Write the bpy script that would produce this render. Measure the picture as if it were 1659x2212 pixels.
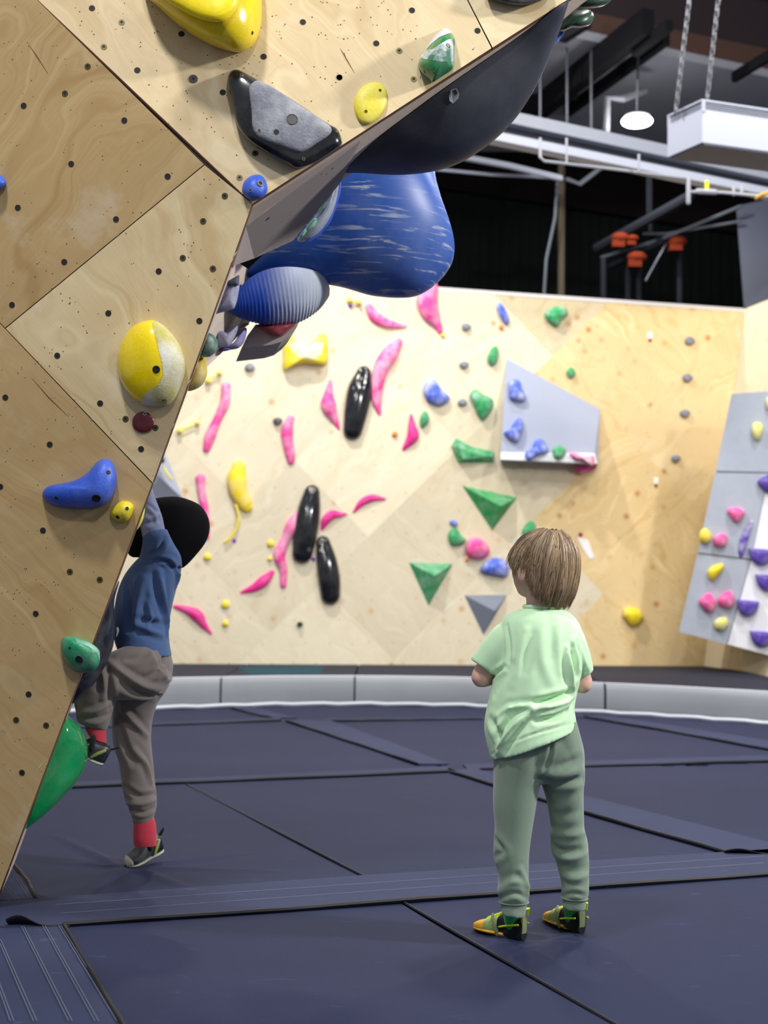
import bpy, bmesh, math, random
import numpy as np
from mathutils import Vector, Matrix
from mathutils.bvhtree import BVHTree

for _o in list(bpy.data.objects):
    bpy.data.objects.remove(_o)
SC = bpy.context.scene
COL = SC.collection
rng = np.random.RandomState(7)
random.seed(7)

# ------------------------------------------------------------------ camera
FPX, CX, CY = 3100.0, 829.5, 1106.0
PITCH = math.atan((1275.0 - CY) / FPX)
ROLL = 0.012
CAM = np.array([0.0, 0.0, 0.89])
_fw = np.array([0, math.cos(PITCH), math.sin(PITCH)])
_r0 = np.array([1.0, 0, 0])
_u0 = np.cross(_r0, _fw)
RIGHT = _r0 * math.cos(ROLL) + _u0 * math.sin(ROLL)
UP = -_r0 * math.sin(ROLL) + _u0 * math.cos(ROLL)
FWD = _fw
cd = bpy.data.cameras.new('camera')
cam = bpy.data.objects.new('camera', cd)
COL.objects.link(cam)
cam.matrix_world = Matrix(((RIGHT[0], UP[0], -FWD[0], CAM[0]), (RIGHT[1], UP[1], -FWD[1], CAM[1]),
                           (RIGHT[2], UP[2], -FWD[2], CAM[2]), (0, 0, 0, 1)))
cd.sensor_fit = 'VERTICAL'
cd.sensor_height = 36.0
cd.lens = FPX / 2212.0 * 36.0
cd.clip_start = 0.05
cd.dof.use_dof = True
cd.dof.focus_distance = 3.9
cd.dof.aperture_fstop = 3.6
SC.camera = cam

# ------------------------------------------------------------------ world, lamps, exposure
w = bpy.data.worlds.new('world')
SC.world = w
w.use_nodes = True
w.node_tree.nodes['Background'].inputs[0].default_value = (0.80, 0.86, 1.0, 1)
w.node_tree.nodes['Background'].inputs[1].default_value = 0.40
SC.view_settings.view_transform = 'Standard'
SC.view_settings.look = 'None'
SC.view_settings.exposure = 0.0
SC.view_settings.gamma = 1.0


def lamp_area(name, loc, power, size, target=None, col=(1.0, 0.985, 0.96)):
    ld = bpy.data.lights.new(name, 'AREA')
    ld.shape = 'DISK'
    ld.size = size
    ld.energy = power
    ld.color = col
    o = bpy.data.objects.new(name, ld)
    COL.objects.link(o)
    o.location = loc
    d = Vector(target) - Vector(loc) if target else Vector((0, 0, -1))
    o.rotation_euler = d.to_track_quat('-Z', 'Y').to_euler()
    return o


# the hall's high-bay lamps under the roof, plus one added over the mid floor
lamp_area('hall_lamp', (5.2, 2.6, 4.0), 360, 0.45, (0.0, 4.3, 1.6))
lamp_area('hall_lamp', (-1.1, 1.6, 5.6), 150, 0.45, (-0.6, 4.0, 1.0))
lamp_area('hall_lamp', (0.6, 7.6, 6.0), 75, 0.5, (0.2, 13.0, 1.6))
lamp_area('hall_lamp', (4.6, 7.2, 6.0), 100, 0.5, (2.4, 13.0, 1.6))
lamp_area('hall_lamp', (-3.0, 8.0, 6.0), 30, 0.5, (-1.0, 13.0, 1.6))
lamp_area('hall_lamp', (3.4, 9.6, 6.0), 150, 0.5, None)
lamp_area('hall_lamp', (-1.2, 10.5, 6.7), 265, 0.3, (0.8, 13.0, 0.6))
lamp_area('hall_lamp', (1.25, 12.05, 6.25), 50, 0.3, None)
lamp_area('hall_lamp', (1.6, 6.0, 6.2), 170, 0.5, None)  # added lamp, brightens the middle of the floor
lamp_area('hall_lamp', (1.0, -2.5, 5.6), 130, 0.5, (0.6, 4.0, 0.8))


# ------------------------------------------------------------------ geometry helpers
def ray(px, py):
    d = RIGHT * ((px - CX) / FPX) + UP * ((CY - py) / FPX) + FWD
    return d


def at_y(px, py, Y):
    d = ray(px, py)
    return CAM + d * ((Y - CAM[1]) / d[1])


def at_z(px, py, z=0.0):
    d = ray(px, py)
    return CAM + d * ((z - CAM[2]) / d[2])


def to_px(P):
    v = np.asarray(P, float) - CAM
    z = v @ FWD
    return np.stack([CX + FPX * (v @ RIGHT) / z, CY - FPX * (v @ UP) / z], -1)


class Plane:
    def __init__(s, p, n):
        s.p = np.asarray(p, float)
        n = np.asarray(n, float)
        s.n = n / np.linalg.norm(n)
        if s.n @ (CAM - s.p) < 0:
            s.n = -s.n
        ex = np.cross([0, 0, 1.0], s.n)
        s.ex = ex / np.linalg.norm(ex)
        s.ey = np.cross(s.n, s.ex)

    def pt(s, px, py, h=0.0):
        d = ray(px, py)
        t = ((s.p - CAM) @ s.n + h) / (d @ s.n)
        return CAM + d * t

    def uv(s, P):
        v = np.asarray(P) - s.p
        return np.stack([v @ s.ex, v @ s.ey], -1)

    def xyz(s, uv, h=0.0):
        uv = np.asarray(uv)
        return s.p + uv[..., :1] * s.ex + uv[..., 1:2] * s.ey + np.asarray(h)[..., None] * s.n


ORI = {}


def mk(name, V, F, mat, parent=None, origin=None, smooth=True, uv=None, color=None, recalc=True):
    V = np.asarray(V, float)
    if origin is None:
        origin = (V.min(0) + V.max(0)) / 2
        if parent is None:
            origin = np.array([origin[0], origin[1], V[:, 2].min()])
    me = bpy.data.meshes.new(name)
    me.from_pydata([tuple(v) for v in (V - origin)], [], [tuple(int(i) for i in f) for f in F])
    if recalc:
        bm = bmesh.new()
        bm.from_mesh(me)
        bmesh.ops.remove_doubles(bm, verts=bm.verts, dist=1e-6)
        bmesh.ops.recalc_face_normals(bm, faces=bm.faces)
        bm.to_mesh(me)
        bm.free()
    if smooth:
        me.polygons.foreach_set('use_smooth', [True] * len(me.polygons))
        if smooth != 'full':
            me.set_sharp_from_angle(angle=math.radians(42))
    if uv is not None:
        ul = me.uv_layers.new(name='UVMap')
        co = np.array([v.co for v in me.vertices]) + origin
        st = uv(co)
        for lp in me.loops:
            ul.data[lp.index].uv = st[lp.vertex_index]
    for m in (mat if isinstance(mat, (list, tuple)) else [mat]):
        me.materials.append(m)
    o = bpy.data.objects.new(name, me)
    COL.objects.link(o)
    ORI[o.name] = np.array(origin, float)
    if parent is not None:
        o.parent = parent
        o.location = origin - ORI[parent.name]
    else:
        o.location = origin
    if color is not None:
        o.color = (*color, 1)
    return o


def empty(name, loc, parent=None):
    o = bpy.data.objects.new(name, None)
    COL.objects.link(o)
    o.empty_display_size = 0.1
    loc = np.asarray(loc, float)
    ORI[o.name] = loc
    o.location = loc if parent is None else loc - ORI[parent.name]
    if parent is not None:
        o.parent = parent
    return o


def link_copy(src, name, origin, parent, rot=None, scale=None):
    """an object sharing src's mesh data, for alike pieces"""
    o = bpy.data.objects.new(name, src)
    COL.objects.link(o)
    ORI[o.name] = np.asarray(origin, float)
    o.location = np.asarray(origin) - (ORI[parent.name] if parent is not None else 0)
    o.parent = parent
    if rot is not None:
        o.rotation_mode = 'QUATERNION'
        o.rotation_quaternion = rot
    if scale is not None:
        o.scale = scale if hasattr(scale, '__len__') else (scale,) * 3
    return o


def tag(o, label=None, cat=None, group=None, kind=None):
    if label:
        o['label'] = label
    if cat:
        o['category'] = cat
    if group:
        o['group'] = group
    if kind:
        o['kind'] = kind
    return o


def catmull(P, n, closed=False):
    P = np.asarray(P, float)
    m = len(P)
    out = []
    segs = m if closed else m - 1
    # arc-length sampling
    L = [np.linalg.norm(P[(i + 1) % m][:2] - P[i][:2]) + 1e-9 for i in range(segs)]
    cum = np.concatenate([[0], np.cumsum(L)])
    ts = np.linspace(0, cum[-1], n, endpoint=not closed)
    for t in ts:
        i = min(int(np.searchsorted(cum, t, side='right') - 1), segs - 1)
        u = (t - cum[i]) / L[i]
        if closed:
            p0, p1, p2, p3 = P[(i - 1) % m], P[i], P[(i + 1) % m], P[(i + 2) % m]
        else:
            p1, p2 = P[i], P[i + 1]
            p0 = P[i - 1] if i > 0 else 2 * p1 - p2
            p3 = P[i + 2] if i + 2 < m else 2 * p2 - p1
        out.append(0.5 * ((2 * p1) + (p2 - p0) * u + (2 * p0 - 5 * p1 + 4 * p2 - p3) * u * u
                          + (3 * p1 - p0 - 3 * p2 + p3) * u ** 3))
    return np.array(out)


def linsample(P, n, closed=True):
    P = np.asarray(P, float)
    m = len(P)
    segs = m if closed else m - 1
    L = [np.linalg.norm(P[(i + 1) % m] - P[i]) + 1e-9 for i in range(segs)]
    cum = np.concatenate([[0], np.cumsum(L)])
    out = []
    for t in np.linspace(0, cum[-1], n, endpoint=not closed):
        i = min(int(np.searchsorted(cum, t, side='right') - 1), segs - 1)
        u = (t - cum[i]) / L[i]
        out.append(P[i] * (1 - u) + P[(i + 1) % m] * u)
    return np.array(out)


def grid_faces(rows, n, closed=True, off=0):
    F = []
    for i in range(rows - 1):
        for j in range(n if closed else n - 1):
            a, b = off + i * n + j, off + i * n + (j + 1) % n
            F.append((a, b, b + n, a + n))
    return F


def loft(R, cap0=True, cap1=True):
    """R: list of rings of equal length -> verts, faces"""
    n = len(R[0])
    V = np.concatenate(R)
    F = grid_faces(len(R), n)
    V = list(V)
    if cap0:
        V.append(np.mean(R[0], 0))
        c = len(V) - 1
        F += [(c, (j + 1) % n, j) for j in range(n)]
    if cap1:
        V.append(np.mean(R[-1], 0))
        c = len(V) - 1
        o = (len(R) - 1) * n
        F += [(c, o + j, o + (j + 1) % n) for j in range(n)]
    return np.array(V), F


def join(parts):
    V, F, k = [], [], 0
    for v, f in parts:
        V.append(np.asarray(v, float))
        F += [tuple(i + k for i in q) for q in f]
        k += len(v)
    return np.concatenate(V), F


def box(lo, hi):
    x0, y0, z0 = lo
    x1, y1, z1 = hi
    V = [(x0, y0, z0), (x1, y0, z0), (x1, y1, z0), (x0, y1, z0), (x0, y0, z1), (x1, y0, z1), (x1, y1, z1), (x0, y1, z1)]
    F = [(0, 3, 2, 1), (4, 5, 6, 7), (0, 1, 5, 4), (1, 2, 6, 5), (2, 3, 7, 6), (3, 0, 4, 7)]
    return np.array(V, float), F


def prism(poly3, vec):
    """polygon (k,3) extruded by vec"""
    P = np.asarray(poly3, float)
    k = len(P)
    V = np.concatenate([P, P + np.asarray(vec)])
    F = [tuple(range(k)), tuple(range(2 * k - 1, k - 1, -1))] + [(i, (i + 1) % k, k + (i + 1) % k, k + i) for i in range(k)]
    return V, F


def tube(P, r, n=10, ends=True):
    """round tube along points with per-point radius, rounded ends"""
    P = np.asarray(P, float)
    r = np.ones(len(P)) * r if np.isscalar(r) else np.asarray(r, float)
    T = np.gradient(P, axis=0)
    T /= np.linalg.norm(T, axis=1)[:, None] + 1e-12
    a = np.array([0, 0, 1.0]) if abs(T[0][2]) < 0.9 else np.array([1.0, 0, 0])
    R = []
    N = np.cross(T[0], a)
    N /= np.linalg.norm(N)
    ang = np.linspace(0, 2 * math.pi, n, endpoint=False)
    fr = []
    for i in range(len(P)):
        N = N - T[i] * (N @ T[i])
        N /= np.linalg.norm(N) + 1e-12
        B = np.cross(T[i], N)
        fr.append((N.copy(), B))
    def ring(i, c, rr):
        N, B = fr[i]
        return c + rr * (np.cos(ang)[:, None] * N + np.sin(ang)[:, None] * B)
    if ends:
        for q in (0.15, 0.6):
            R.append(ring(0, P[0] - T[0] * r[0] * math.cos(q * 1.57), r[0] * math.sin(q * 1.57)))
    for i in range(len(P)):
        R.append(ring(i, P[i], r[i]))
    if ends:
        for q in (0.6, 0.15):
            R.append(ring(-1, P[-1] + T[-1] * r[-1] * math.cos(q * 1.57), r[-1] * math.sin(q * 1.57)))
    return loft(R)


def ellipsoid(c, rx, ry, rz, n=24, m=16, M=None):
    R = []
    for i in range(m + 1):
        t = math.pi * i / m
        t = min(max(t, 0.02), math.pi - 0.02)
        a = np.linspace(0, 2 * math.pi, n, endpoint=False)
        P = np.stack([rx * math.sin(t) * np.cos(a), ry * math.sin(t) * np.sin(a), np.full(n, rz * math.cos(t))], 1)
        if M is not None:
            P = P @ np.asarray(M).T
        R.append(P + np.asarray(c))
    return loft(R)


def remeshed(V, F, voxel, smooth_it=6, smooth_f=0.5):
    """union of closed pieces as one continuous skin"""
    me = bpy.data.meshes.new('tmp')
    me.from_pydata([tuple(v) for v in V], [], [tuple(f) for f in F])
    bm = bmesh.new()
    bm.from_mesh(me)
    bmesh.ops.recalc_face_normals(bm, faces=bm.faces)
    bm.to_mesh(me)
    bm.free()
    o = bpy.data.objects.new('tmp', me)
    COL.objects.link(o)
    m = o.modifiers.new('r', 'REMESH')
    m.mode = 'VOXEL'
    m.voxel_size = voxel
    if smooth_it:
        s = o.modifiers.new('s', 'SMOOTH')
        s.iterations = smooth_it
        s.factor = smooth_f
    dg = bpy.context.evaluated_depsgraph_get()
    me2 = bpy.data.meshes.new_from_object(o.evaluated_get(dg))
    V2 = np.empty(len(me2.vertices) * 3)
    me2.vertices.foreach_get('co', V2)
    N2 = np.empty(len(me2.vertices) * 3)
    me2.vertices.foreach_get('normal', N2)
    F2 = [tuple(p.vertices) for p in me2.polygons]
    bpy.data.objects.remove(o)
    bpy.data.meshes.remove(me)
    bpy.data.meshes.remove(me2)
    return V2.reshape(-1, 3), F2, N2.reshape(-1, 3)


def bvh_of(V, F):
    return BVHTree.FromPolygons([tuple(v) for v in V], [tuple(f) for f in F])


def hit(bvh, px, py):
    d = ray(px, py)
    d = d / np.linalg.norm(d)
    loc, nor, idx, dist = bvh.ray_cast(Vector(CAM), Vector(d))
    if loc is None:
        return None, None
    n = np.array(nor)
    if n @ d > 0:
        n = -n
    return np.array(loc), n


def seg_dist(P, A, B):
    AB = B - A
    t = np.clip(((P - A) @ AB) / (AB @ AB + 1e-12), 0, 1)
    return np.linalg.norm(P - (A + t[:, None] * AB), axis=1), t


def crease(V, F, N, folds):
    """cloth folds: (pixel polyline, height m, half-width m); + is a ridge, - a valley"""
    bvh = bvh_of(V, F)
    D = np.zeros(len(V))
    for pl, amp, wd in folds:
        pl = catmull(pl, 3 * len(pl)) if len(pl) > 2 else np.asarray(pl, float)
        P3 = [hit(bvh, *p)[0] for p in pl]
        P3 = [p for p in P3 if p is not None]
        if len(P3) < 2:
            continue
        best = np.full(len(V), 9.0)
        tt = np.zeros(len(V))
        for k in range(len(P3) - 1):
            d, t = seg_dist(V, P3[k], P3[k + 1])
            m = d < best
            best[m] = d[m]
            tt[m] = (k + t[m]) / (len(P3) - 1)
        fade = np.clip(np.sin(np.pi * np.clip(tt, 0.06, 0.94)) ** 0.5, 0, 1)
        D += amp * fade * (np.exp(-(best / wd) ** 2) - 0.45 * np.exp(-((best - 1.9 * wd) / (1.1 * wd)) ** 2))
    return V + N * D[:, None]


def in_poly(P, poly):
    poly = np.asarray(poly, float)
    x, y = P[:, 0], P[:, 1]
    c = np.zeros(len(P), bool)
    j = len(poly) - 1
    for i in range(len(poly)):
        xi, yi = poly[i]
        xj, yj = poly[j]
        m = ((yi > y) != (yj > y)) & (x < (xj - xi) * (y - yi) / (yj - yi + 1e-12) + xi)
        c ^= m
        j = i
    return c


def clip_poly(poly, clip):
    """Sutherland-Hodgman, convex counter-clockwise clip polygon in 2D"""
    out = [np.asarray(p, float) for p in poly]
    m = len(clip)
    for i in range(m):
        a, b = np.asarray(clip[i]), np.asarray(clip[(i + 1) % m])
        e = b - a
        inside = lambda p: e[0] * (p[1] - a[1]) - e[1] * (p[0] - a[0]) >= -1e-9
        new = []
        for k in range(len(out)):
            p, q = out[k], out[(k + 1) % len(out)]
            ip, iq = inside(p), inside(q)
            if ip:
                new.append(p)
            if ip != iq:
                dp = e[0] * (p[1] - a[1]) - e[1] * (p[0] - a[0])
                dq = e[0] * (q[1] - a[1]) - e[1] * (q[0] - a[0])
                new.append(p + (q - p) * (dp / (dp - dq)))
        out = new
        if len(out) < 3:
            return []
    return out


def srgb(r, g, b):
    f = lambda c: (c / 255) / 12.92 if c / 255 <= 0.04045 else ((c / 255 + 0.055) / 1.055) ** 2.4
    return (f(r), f(g), f(b))


# ------------------------------------------------------------------ materials
class NT:
    def __init__(s, name):
        s.m = bpy.data.materials.new(name)
        s.m.use_nodes = True
        s.t = s.m.node_tree
        s.b = s.t.nodes['Principled BSDF']

    def n(s, typ, **kw):
        nd = s.t.nodes.new(typ)
        for k, v in kw.items():
            if k in nd.inputs:
                nd.inputs[k].default_value = v
            else:
                setattr(nd, k, v)
        return nd

    def l(s, a, b):
        s.t.links.new(a, b)

    def ramp(s, fac, stops):
        r = s.n('ShaderNodeValToRGB')
        e = r.color_ramp.elements
        while len(e) < len(stops):
            e.new(0.5)
        for k, (p, c) in enumerate(stops):
            e[k].position = p
            e[k].color = (*c, 1) if hasattr(c, '__len__') else (c, c, c, 1)
        s.l(fac, r.inputs[0])
        return r

    def mix(s, fac, a, b, mode='MIX'):
        x = s.n('ShaderNodeMix', data_type='RGBA', blend_type=mode)
        for sock, v in ((x.inputs[0], fac), (x.inputs[6], a), (x.inputs[7], b)):
            if hasattr(v, 'is_output'):
                s.l(v, sock)
            elif hasattr(v, '__len__'):
                sock.default_value = (*v, 1)[:4]
            else:
                sock.default_value = v
        return x.outputs[2]

    def noise(s, vec, scale, detail=4, rough=0.6, dist=0.0):
        t = s.n('ShaderNodeTexNoise', Scale=scale, Detail=detail, Roughness=rough, Distortion=dist)
        if vec is not None:
            s.l(vec, t.inputs['Vector'])
        return t.outputs[0]

    def mapped(s, vec, scale=(1, 1, 1), rot=(0, 0, 0), loc=(0, 0, 0)):
        mp = s.n('ShaderNodeMapping')
        mp.inputs['Scale'].default_value = scale
        mp.inputs['Rotation'].default_value = rot
        mp.inputs['Location'].default_value = loc
        s.l(vec, mp.inputs[0])
        return mp.outputs[0]

    def bump(s, h, strength, dist=0.01):
        b = s.n('ShaderNodeBump', Strength=strength, Distance=dist)
        s.l(h, b.inputs['Height'])
        s.l(b.outputs[0], s.b.inputs['Normal'])
        return b


_mc = {}


def plastic(name, col, rough=0.45, chalk=0.0, grain=0.25, spec=0.4, speck=0.0, chalk_scale=9.0):
    """moulded resin climbing hold with chalk dust worn into it"""
    key = ('p', name)
    if key in _mc:
        return _mc[key]
    q = NT(name)
    geo = q.n('ShaderNodeTexCoord').outputs['Object']
    n1 = q.noise(geo, chalk_scale, 6, 0.65)
    n2 = q.noise(geo, 160, 3, 0.6)
    fac = q.ramp(n1, [(0.42, 0.0), (0.72, 1.0)]).outputs[0]
    mul = q.n('ShaderNodeMath', operation='MULTIPLY')
    q.l(fac, mul.inputs[0])
    mul.inputs[1].default_value = chalk
    base = q.mix(q.ramp(n2, [(0.3, 0.0), (0.7, 1.0)]).outputs[0], [c * (1 - 0.10) for c in col], [min(1, c * 1.08) for c in col])
    if speck:
        n3 = q.noise(geo, 300, 1, 0.5)
        base = q.mix(q.ramp(n3, [(0.28, speck), (0.36, 0.0)]).outputs[0], base, [c * 0.25 for c in col])
    c = q.mix(mul.outputs[0], base, (0.78, 0.78, 0.80))
    q.l(c, q.b.inputs['Base Color'])
    rr = q.n('ShaderNodeMapRange')
    q.l(mul.outputs[0], rr.inputs[0])
    rr.inputs[3].default_value = rough
    rr.inputs[4].default_value = min(1, rough + 0.4)
    q.l(rr.outputs[0], q.b.inputs['Roughness'])
    q.b.inputs['Specular IOR Level'].default_value = spec
    q.bump(n2, grain, 0.002)
    _mc[key] = q.m
    return q.m


def flat(name, col, rough=0.6, metal=0.0, spec=0.4, bump=0.0, bscale=80.0, var=0.06, emit=0.0):
    key = ('f', name)
    if key in _mc:
        return _mc[key]
    q = NT(name)
    geo = q.n('ShaderNodeTexCoord').outputs['Object']
    nz = q.noise(geo, bscale, 4, 0.6)
    c = q.mix(nz, [x * (1 - var) for x in col], [min(1, x * (1 + var)) for x in col])
    q.l(c, q.b.inputs['Base Color'])
    q.b.inputs['Roughness'].default_value = rough
    q.b.inputs['Metallic'].default_value = metal
    q.b.inputs['Specular IOR Level'].default_value = spec
    if bump:
        q.bump(nz, bump, 0.004)
    if emit:
        q.b.inputs['Emission Color'].default_value = (1, 1, 1, 1)
        q.b.inputs['Emission Strength'].default_value = emit
    _mc[key] = q.m
    return q.m


def wood_mat(name, a, b, grain=1.0, stains=0.0, stain_col=(0.42, 0.19, 0.05), dirt=0.3, smask=(0.42, 0.6)):
    """birch plywood: fine fibre, wandering cathedral figure, scuffs; the object colour is the sheet's own tone"""
    q = NT(name)
    uv = q.n('ShaderNodeUVMap').outputs[0]
    oi = q.n('ShaderNodeObjectInfo')
    warp = q.noise(q.mapped(uv, (0.9, 1.7, 1)), 1.6, 3, 0.5)
    wv = q.n('ShaderNodeVectorMath', operation='MULTIPLY_ADD')
    q.l(uv, wv.inputs[0])
    wv.inputs[1].default_value = (1, 1, 1)
    cm = q.n('ShaderNodeCombineXYZ')
    sc = q.n('ShaderNodeMath', operation='MULTIPLY')
    q.l(warp, sc.inputs[0])
    sc.inputs[1].default_value = 0.9
    q.l(sc.outputs[0], cm.inputs[1])
    q.l(cm.outputs[0], wv.inputs[2])
    rings = q.noise(q.mapped(wv.outputs[0], (0.5, 6.0, 1)), 2.2, 2, 0.5)
    fibre = q.noise(q.mapped(uv, (3.0, 130.0, 1)), 2.0, 3, 0.6)
    fig = q.ramp(rings, [(0.32, 0.0), (0.47, 0.55), (0.53, 0.35), (0.70, 1.0)]).outputs[0]
    c = q.mix(q.ramp(q.noise(uv, 1.3, 3, 0.5), [(0.3, 0.5), (0.7, 1.0)]).outputs[0], a, q.mix(fig, a, b))
    ff = q.ramp(fibre, [(0.35, (0.86, 0.84, 0.80)), (0.6, (1.0, 1.0, 1.0))]).outputs[0]
    c = q.mix(0.38 * grain, c, ff, 'MULTIPLY')
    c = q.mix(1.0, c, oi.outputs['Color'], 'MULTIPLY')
    d1 = q.noise(uv, 2.3, 6, 0.7)
    c = q.mix(q.ramp(d1, [(0.55, 0.0), (0.8, dirt)]).outputs[0], c, (0.20, 0.15, 0.09))
    d2 = q.noise(q.mapped(uv, (1.3, 1, 1), (0, 0, 0.7)), 3.1, 5, 0.65)
    c = q.mix(q.ramp(d2, [(0.60, 0.0), (0.78, 0.28)]).outputs[0], c, (0.80, 0.78, 0.74))
    if stains:
        vo = q.n('ShaderNodeTexVoronoi', Scale=4.6)
        q.l(uv, vo.inputs['Vector'])
        msk = q.ramp(q.noise(uv, 0.9, 2, 0.5), [(smask[0], 0.0), (smask[1], 1.0)]).outputs[0]
        st = q.ramp(vo.outputs['Distance'], [(0.05, stains), (0.19, 0.0)]).outputs[0]
        mm = q.n('ShaderNodeMath', operation='MULTIPLY')
        q.l(st, mm.inputs[0])
        q.l(msk, mm.inputs[1])
        c = q.mix(mm.outputs[0], c, stain_col)
    q.l(c, q.b.inputs['Base Color'])
    q.b.inputs['Roughness'].default_value = 0.55
    q.b.inputs['Specular IOR Level'].default_value = 0.3
    q.bump(fibre, 0.05, 0.002)
    return q.m


M_WOOD = wood_mat('plywood', srgb(217, 202, 170), srgb(184, 158, 114))
M_WOOD_FAR = wood_mat('plywood_far', srgb(230, 219, 194), srgb(214, 199, 166), 0.6, 0.75, srgb(190, 130, 60), 0.12)
M_WOOD_STAIN = wood_mat('plywood_stained', srgb(230, 215, 182), srgb(206, 180, 132), 0.6, 0.85, srgb(176, 112, 44), 0.15, (0.25, 0.5))
M_EDGE = flat('ply_edge', srgb(96, 62, 40), 0.8)
M_WOOD_SIDE = wood_mat('plywood_side', srgb(214, 200, 188), srgb(190, 174, 160), 0.8, 0.0, dirt=0.5)
M_DARKHOLE = flat('dark_hole', (0.012, 0.012, 0.014), 0.7)
M_NUT = flat('zinc_insert', srgb(96, 88, 60), 0.4, 0.7)
M_BOLT = flat('black_bolt', srgb(38, 36, 34), 0.4, 0.5)
M_WASH = flat('bright_bolt', srgb(150, 146, 140), 0.35, 0.8)


def mat_vinyl(name, col, lite, amt=0.5):
    q = NT(name)
    geo = q.n('ShaderNodeTexCoord').outputs['Object']
    n1 = q.noise(geo, 1.1, 5, 0.6)
    n2 = q.noise(q.mapped(geo, (1, 3, 1), (0, 0, 0.4)), 6.0, 6, 0.7)
    n3 = q.noise(geo, 420, 2, 0.5)
    c = q.mix(q.ramp(n1, [(0.35, 0.0), (0.7, 0.8)]).outputs[0], col, [x * 1.22 for x in col])
    c = q.mix(q.ramp(n2, [(0.62, 0.0), (0.80, amt)]).outputs[0], c, lite)
    q.l(c, q.b.inputs['Base Color'])
    q.b.inputs['Roughness'].default_value = 0.72
    q.b.inputs['Specular IOR Level'].default_value = 0.16
    add = q.n('ShaderNodeMath', operation='MULTIPLY_ADD')
    q.l(q.noise(geo, 3.0, 3, 0.5), add.inputs[0])
    add.inputs[1].default_value = 3.0
    q.l(n3, add.inputs[2])
    q.bump(add.outputs[0], 0.12, 0.01)
    return q.m


M_MAT = mat_vinyl('mat_vinyl', srgb(33, 38, 64), srgb(84, 92, 134))
M_STRIP = mat_vinyl('strip_vinyl', srgb(46, 52, 78), srgb(100, 108, 138), 0.7)
M_LIP = flat('strip_lip', srgb(22, 22, 28), 0.6)
M_CREASE = flat('cord', srgb(26, 28, 38), 0.6)
M_PADGREY = mat_vinyl('pad_grey', srgb(142, 146, 150), srgb(164, 167, 170), 0.4)
M_PADTOP = mat_vinyl('pad_top', srgb(36, 38, 52), srgb(66, 70, 88), 0.4)
M_WHITE = flat('white_edge', srgb(206, 208, 216), 0.7)
# ================================================================== NEAR BOULDER (left)
P0 = at_z(-15, 1966, 0.0)
PA = Plane(P0, (-0.12, -1.0, -0.08))
K = PA.pt(545, 440)
S_far = PA.pt(80, 0)
_ax = (S_far - K) / np.linalg.norm(S_far - K)


def rot_about(v, ax, ang):
    return v * math.cos(ang) + np.cross(ax, v) * math.sin(ang) + ax * (ax @ v) * (1 - math.cos(ang))


_nb = rot_about(PA.n, _ax, math.radians(16))
_nb2 = rot_about(PA.n, _ax, math.radians(-16))
_nb = _nb if _nb[0] > _nb2[0] else _nb2          # the upper face turns a little to the right
PB = Plane(K, _nb)
DV = ray(310, 1258)
DV = DV / np.linalg.norm(DV)                      # the side faces run back along this
SIDE_L = 0.62

wallA = [(-420, 1966 + 60), (-15, 1966), (545, 440), (80, 0), (-130, -201), (-420, -201)]
_core = [PA.pt(-420, 2000, -0.02), PA.pt(-45, 1975, -0.02), PA.pt(528, 428, -0.02), PA.pt(60, -2, -0.02),
         PA.pt(-140, -195, -0.02), PA.pt(-420, -195, -0.02)]
_core = np.array([[p[0], p[1], max(p[2], 0.0)] for p in _core])
V, F = prism(_core, DV * 0.60)
wall_left = mk('wall_left', V, F, M_WOOD_SIDE, smooth=False, uv=lambda c: c[:, :2])
tag(wall_left, 'overhanging near climbing wall of diagonal birch plywood sheets at the left', None, None, 'structure')
_f = np.array([PB.pt(528, 424, -0.02), PB.pt(1420, -150, -0.02), PB.pt(1420, -330, -0.02), PB.pt(-110, -330, -0.02), PB.pt(66, 0, -0.02)])
_b = _f + DV * np.array([.58, .08, .08, .5, .58])[:, None]
V = np.concatenate([_f, _b])
F = [(0, 1, 2, 3, 4), (9, 8, 7, 6, 5)] + [(i, (i + 1) % 5, 5 + (i + 1) % 5, 5 + i) for i in range(5)]
mk('wall_core', V, F, M_WOOD_SIDE, wall_left, smooth=False, uv=lambda c: c[:, :2])


def sheet(name, poly_px, plane, parent, gdir, tone, mat=M_WOOD, thick=0.018, gap=0.0005, h=0.0, ext=None, poly3=None):
    P = np.array([plane.pt(x, y, h) for x, y in poly_px]) if poly3 is None else np.asarray(poly3)
    c = P.mean(0)
    sz = np.linalg.norm(P - c, axis=1).mean()
    P = c + (P - c) * (1 - gap / sz)
    V, F = prism(P, -plane.n * thick if ext is None else ext)
    ang = math.radians(gdir)
    g = plane.ex * math.cos(ang) + plane.ey * math.sin(ang)
    g2 = np.cross(plane.n, g)
    off = rng.rand(2) * 7
    o = mk(name, V, F, [mat, M_EDGE], parent, smooth=False, color=tone,
           uv=lambda co: np.stack([co @ g + off[0], co @ g2 + off[1]], 1))
    for p in o.data.polygons:
        if abs(np.array(p.normal) @ plane.n) < 0.5:
            p.material_index = 0 if mat in (M_WOOD_FAR, M_WOOD_STAIN) else 1
    return o


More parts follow.
